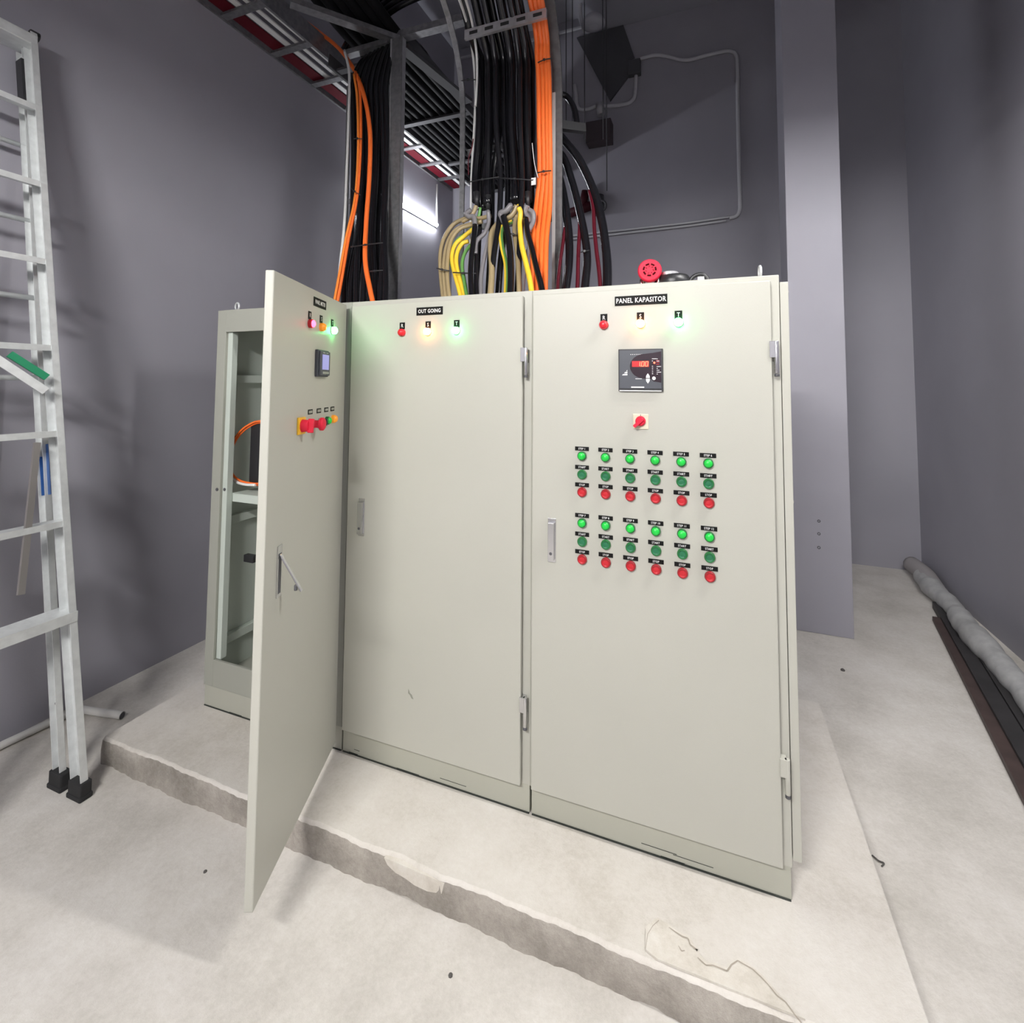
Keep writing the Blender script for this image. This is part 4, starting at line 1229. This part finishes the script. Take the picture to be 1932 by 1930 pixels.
# ================================================================== FLOOR CLUTTER
t = MB(); t.tube([(-3.555, -2.2, FZ + 0.025), (-3.545, -1.2, FZ + 0.022), (-3.53, -0.47, FZ + 0.022), (-3.50, -0.16, FZ + 0.022)], 0.018, 12)
tag(t.build('pvc_pipe', M_PVC), 'white plastic pipe lying along the foot of the left wall behind the ladder', 'pipe')
a, b_ = at(150, 1338, z=FZ + 0.02), at(231, 1350, z=FZ + 0.02)
t = MB(); t.cyl(a, b_, 0.019, 16, 0, caps=False); t.cyl(a, b_, 0.015, 16, 1, caps=True)
tag(t.build('pvc_pipe', [M_PVC, M_DGREY]), 'short white pipe end sticking out right of the ladder foot', 'pipe')

# long dark strips and foam roll along the right wall
for i, (x0, x1, z0, z1, m, lb) in enumerate((
        (0.0, 0.075, 0.0, 0.035, M_PLANKR, 'low brownish black strip nearest the open floor by the right wall'),
        (0.078, 0.160, 0.0, 0.055, M_PLANK, 'middle long black strip on the floor by the right wall'),
        (0.163, 0.235, 0.0, 0.062, M_PLANK, 'long black strip tucked under the grey foam roll'))):
    a0, a1 = Vector((1.375, 3.15 + 0.14 * min(i, 1), FZ)), Vector((0.73, -0.7, FZ))
    if i == 0: a0 = Vector((1.36, 3.0, FZ))
    d = (a1 - a0).normalized(); sd = Vector((-d.y, d.x, 0))
    if sd.x < 0: sd = -sd
    b = MB()
    vs = [a0 + sd * x0, a0 + sd * x1, a1 + sd * (x1 + 0.05 * 0), a1 + sd * x0]
    vs = vs + [v + Vector((0, 0, z1)) for v in vs]
    b.add(vs, [(3, 2, 1, 0), (4, 5, 6, 7), (0, 1, 5, 4), (1, 2, 6, 5), (2, 3, 7, 6), (3, 0, 4, 7)])
    tag(b.build('trunking_strip', m, bevel=0.003), lb, 'strip', 'black strips by the right wall')
pts, rad = [], []
path = smoothpath([(1.57, 3.85, FZ + 0.08), (1.54, 3.5, FZ + 0.08), (1.53, 3.1, FZ + 0.085), (1.47, 2.7, FZ + 0.09), (1.44, 2.2, FZ + 0.09), (1.39, 1.7, FZ + 0.09), (1.31, 1.1, FZ + 0.09), (1.19, 0.3, FZ + 0.09), (1.05, -0.6, FZ + 0.09)], 14)
for i, p in enumerate(path):
    rad.append(0.074 + 0.008 * math.sin(i * 0.17) + 0.004 * math.sin(i * 0.53 + 1) + 0.003 * math.sin(i * 1.13))
rad[0] = 0.03; rad[1] = 0.07
tag(MB().tube(path, 0.09, 16, radii=rad).build('foam_roll', M_TARP), 'lumpy grey roll of foam sheet lying along the foot of the right wall', 'foam roll')
path = smoothpath([(1.58, 4.14, FZ + 0.09), (1.58, 3.8, FZ + 0.10), (1.55, 3.5, FZ + 0.08)], 8)
tag(MB().tube(path, 0.075, 12).build('foam_sheet', mat('pinkish_foam', (0.33, 0.31, 0.31), 0.85, bump=0.4, bscale=30)), 'pinkish grey crumpled sheet in the far right corner', 'sheet')
path = smoothpath([(1.60, 2.2, FZ + 0.08), (1.60, 1.7, FZ + 0.09), (1.55, 1.0, FZ + 0.09), (1.5, 0.2, FZ + 0.09)], 8)
tag(MB().tube(path, 0.08, 12, radii=[0.08 * min(1, 0.15 + i * 0.12) for i in range(len(path))]).build('foam_sheet', M_TARP), 'second grey foam fold between the roll and the right wall', 'sheet')

for i, (u, v, r, lb) in enumerate(((850, 1841, 0.0065, 'small dark pebble on the floor in front of the plinth'), (387, 1645, 0.006, 'tiny dark pebble on the shaded floor left of the open door'),
                                   (1322, 1865, 0.006, 'small dark stone at the crumbling plinth edge'), (1590, 1265, 0.012, 'small dark crumb on the floor beside the column'))):
    p = at(u, v, z=FZ if i != 2 else -0.02)
    b = MB(); b.lathe(p, (0, 0, 1), [(0, r * 1.1), (r * 0.6, r), (r, r * 0.5), (r * 1.1, 0)], 7, smooth=False)
    tag(b.build('pebble', M_STONE), lb, 'pebble', 'floor pebbles')
p = at(1662, 1632, z=FZ)
tag(MB().tube(smoothpath([p + Vector((-0.02, 0.03, 0.004)), p + Vector((-0.005, 0.01, 0.006)), p + Vector((0.012, 0.008, 0.004)), p + Vector((0.0, -0.01, 0.004))], 4), 0.003, 6).build('wire_scrap', M_STONE),
    'small scrap of dark wire beside the right plinth edge', 'wire scrap')
p = at(1928, 1507, z=FZ)
tag(MB().bar(p + Vector((0, 0, 0.008)), p + Vector((0.10, -0.03, 0.008)), 0.02, 0.016).build('wood_scrap', M_PLANK), 'small dark scrap at the right edge of the picture', 'scrap')
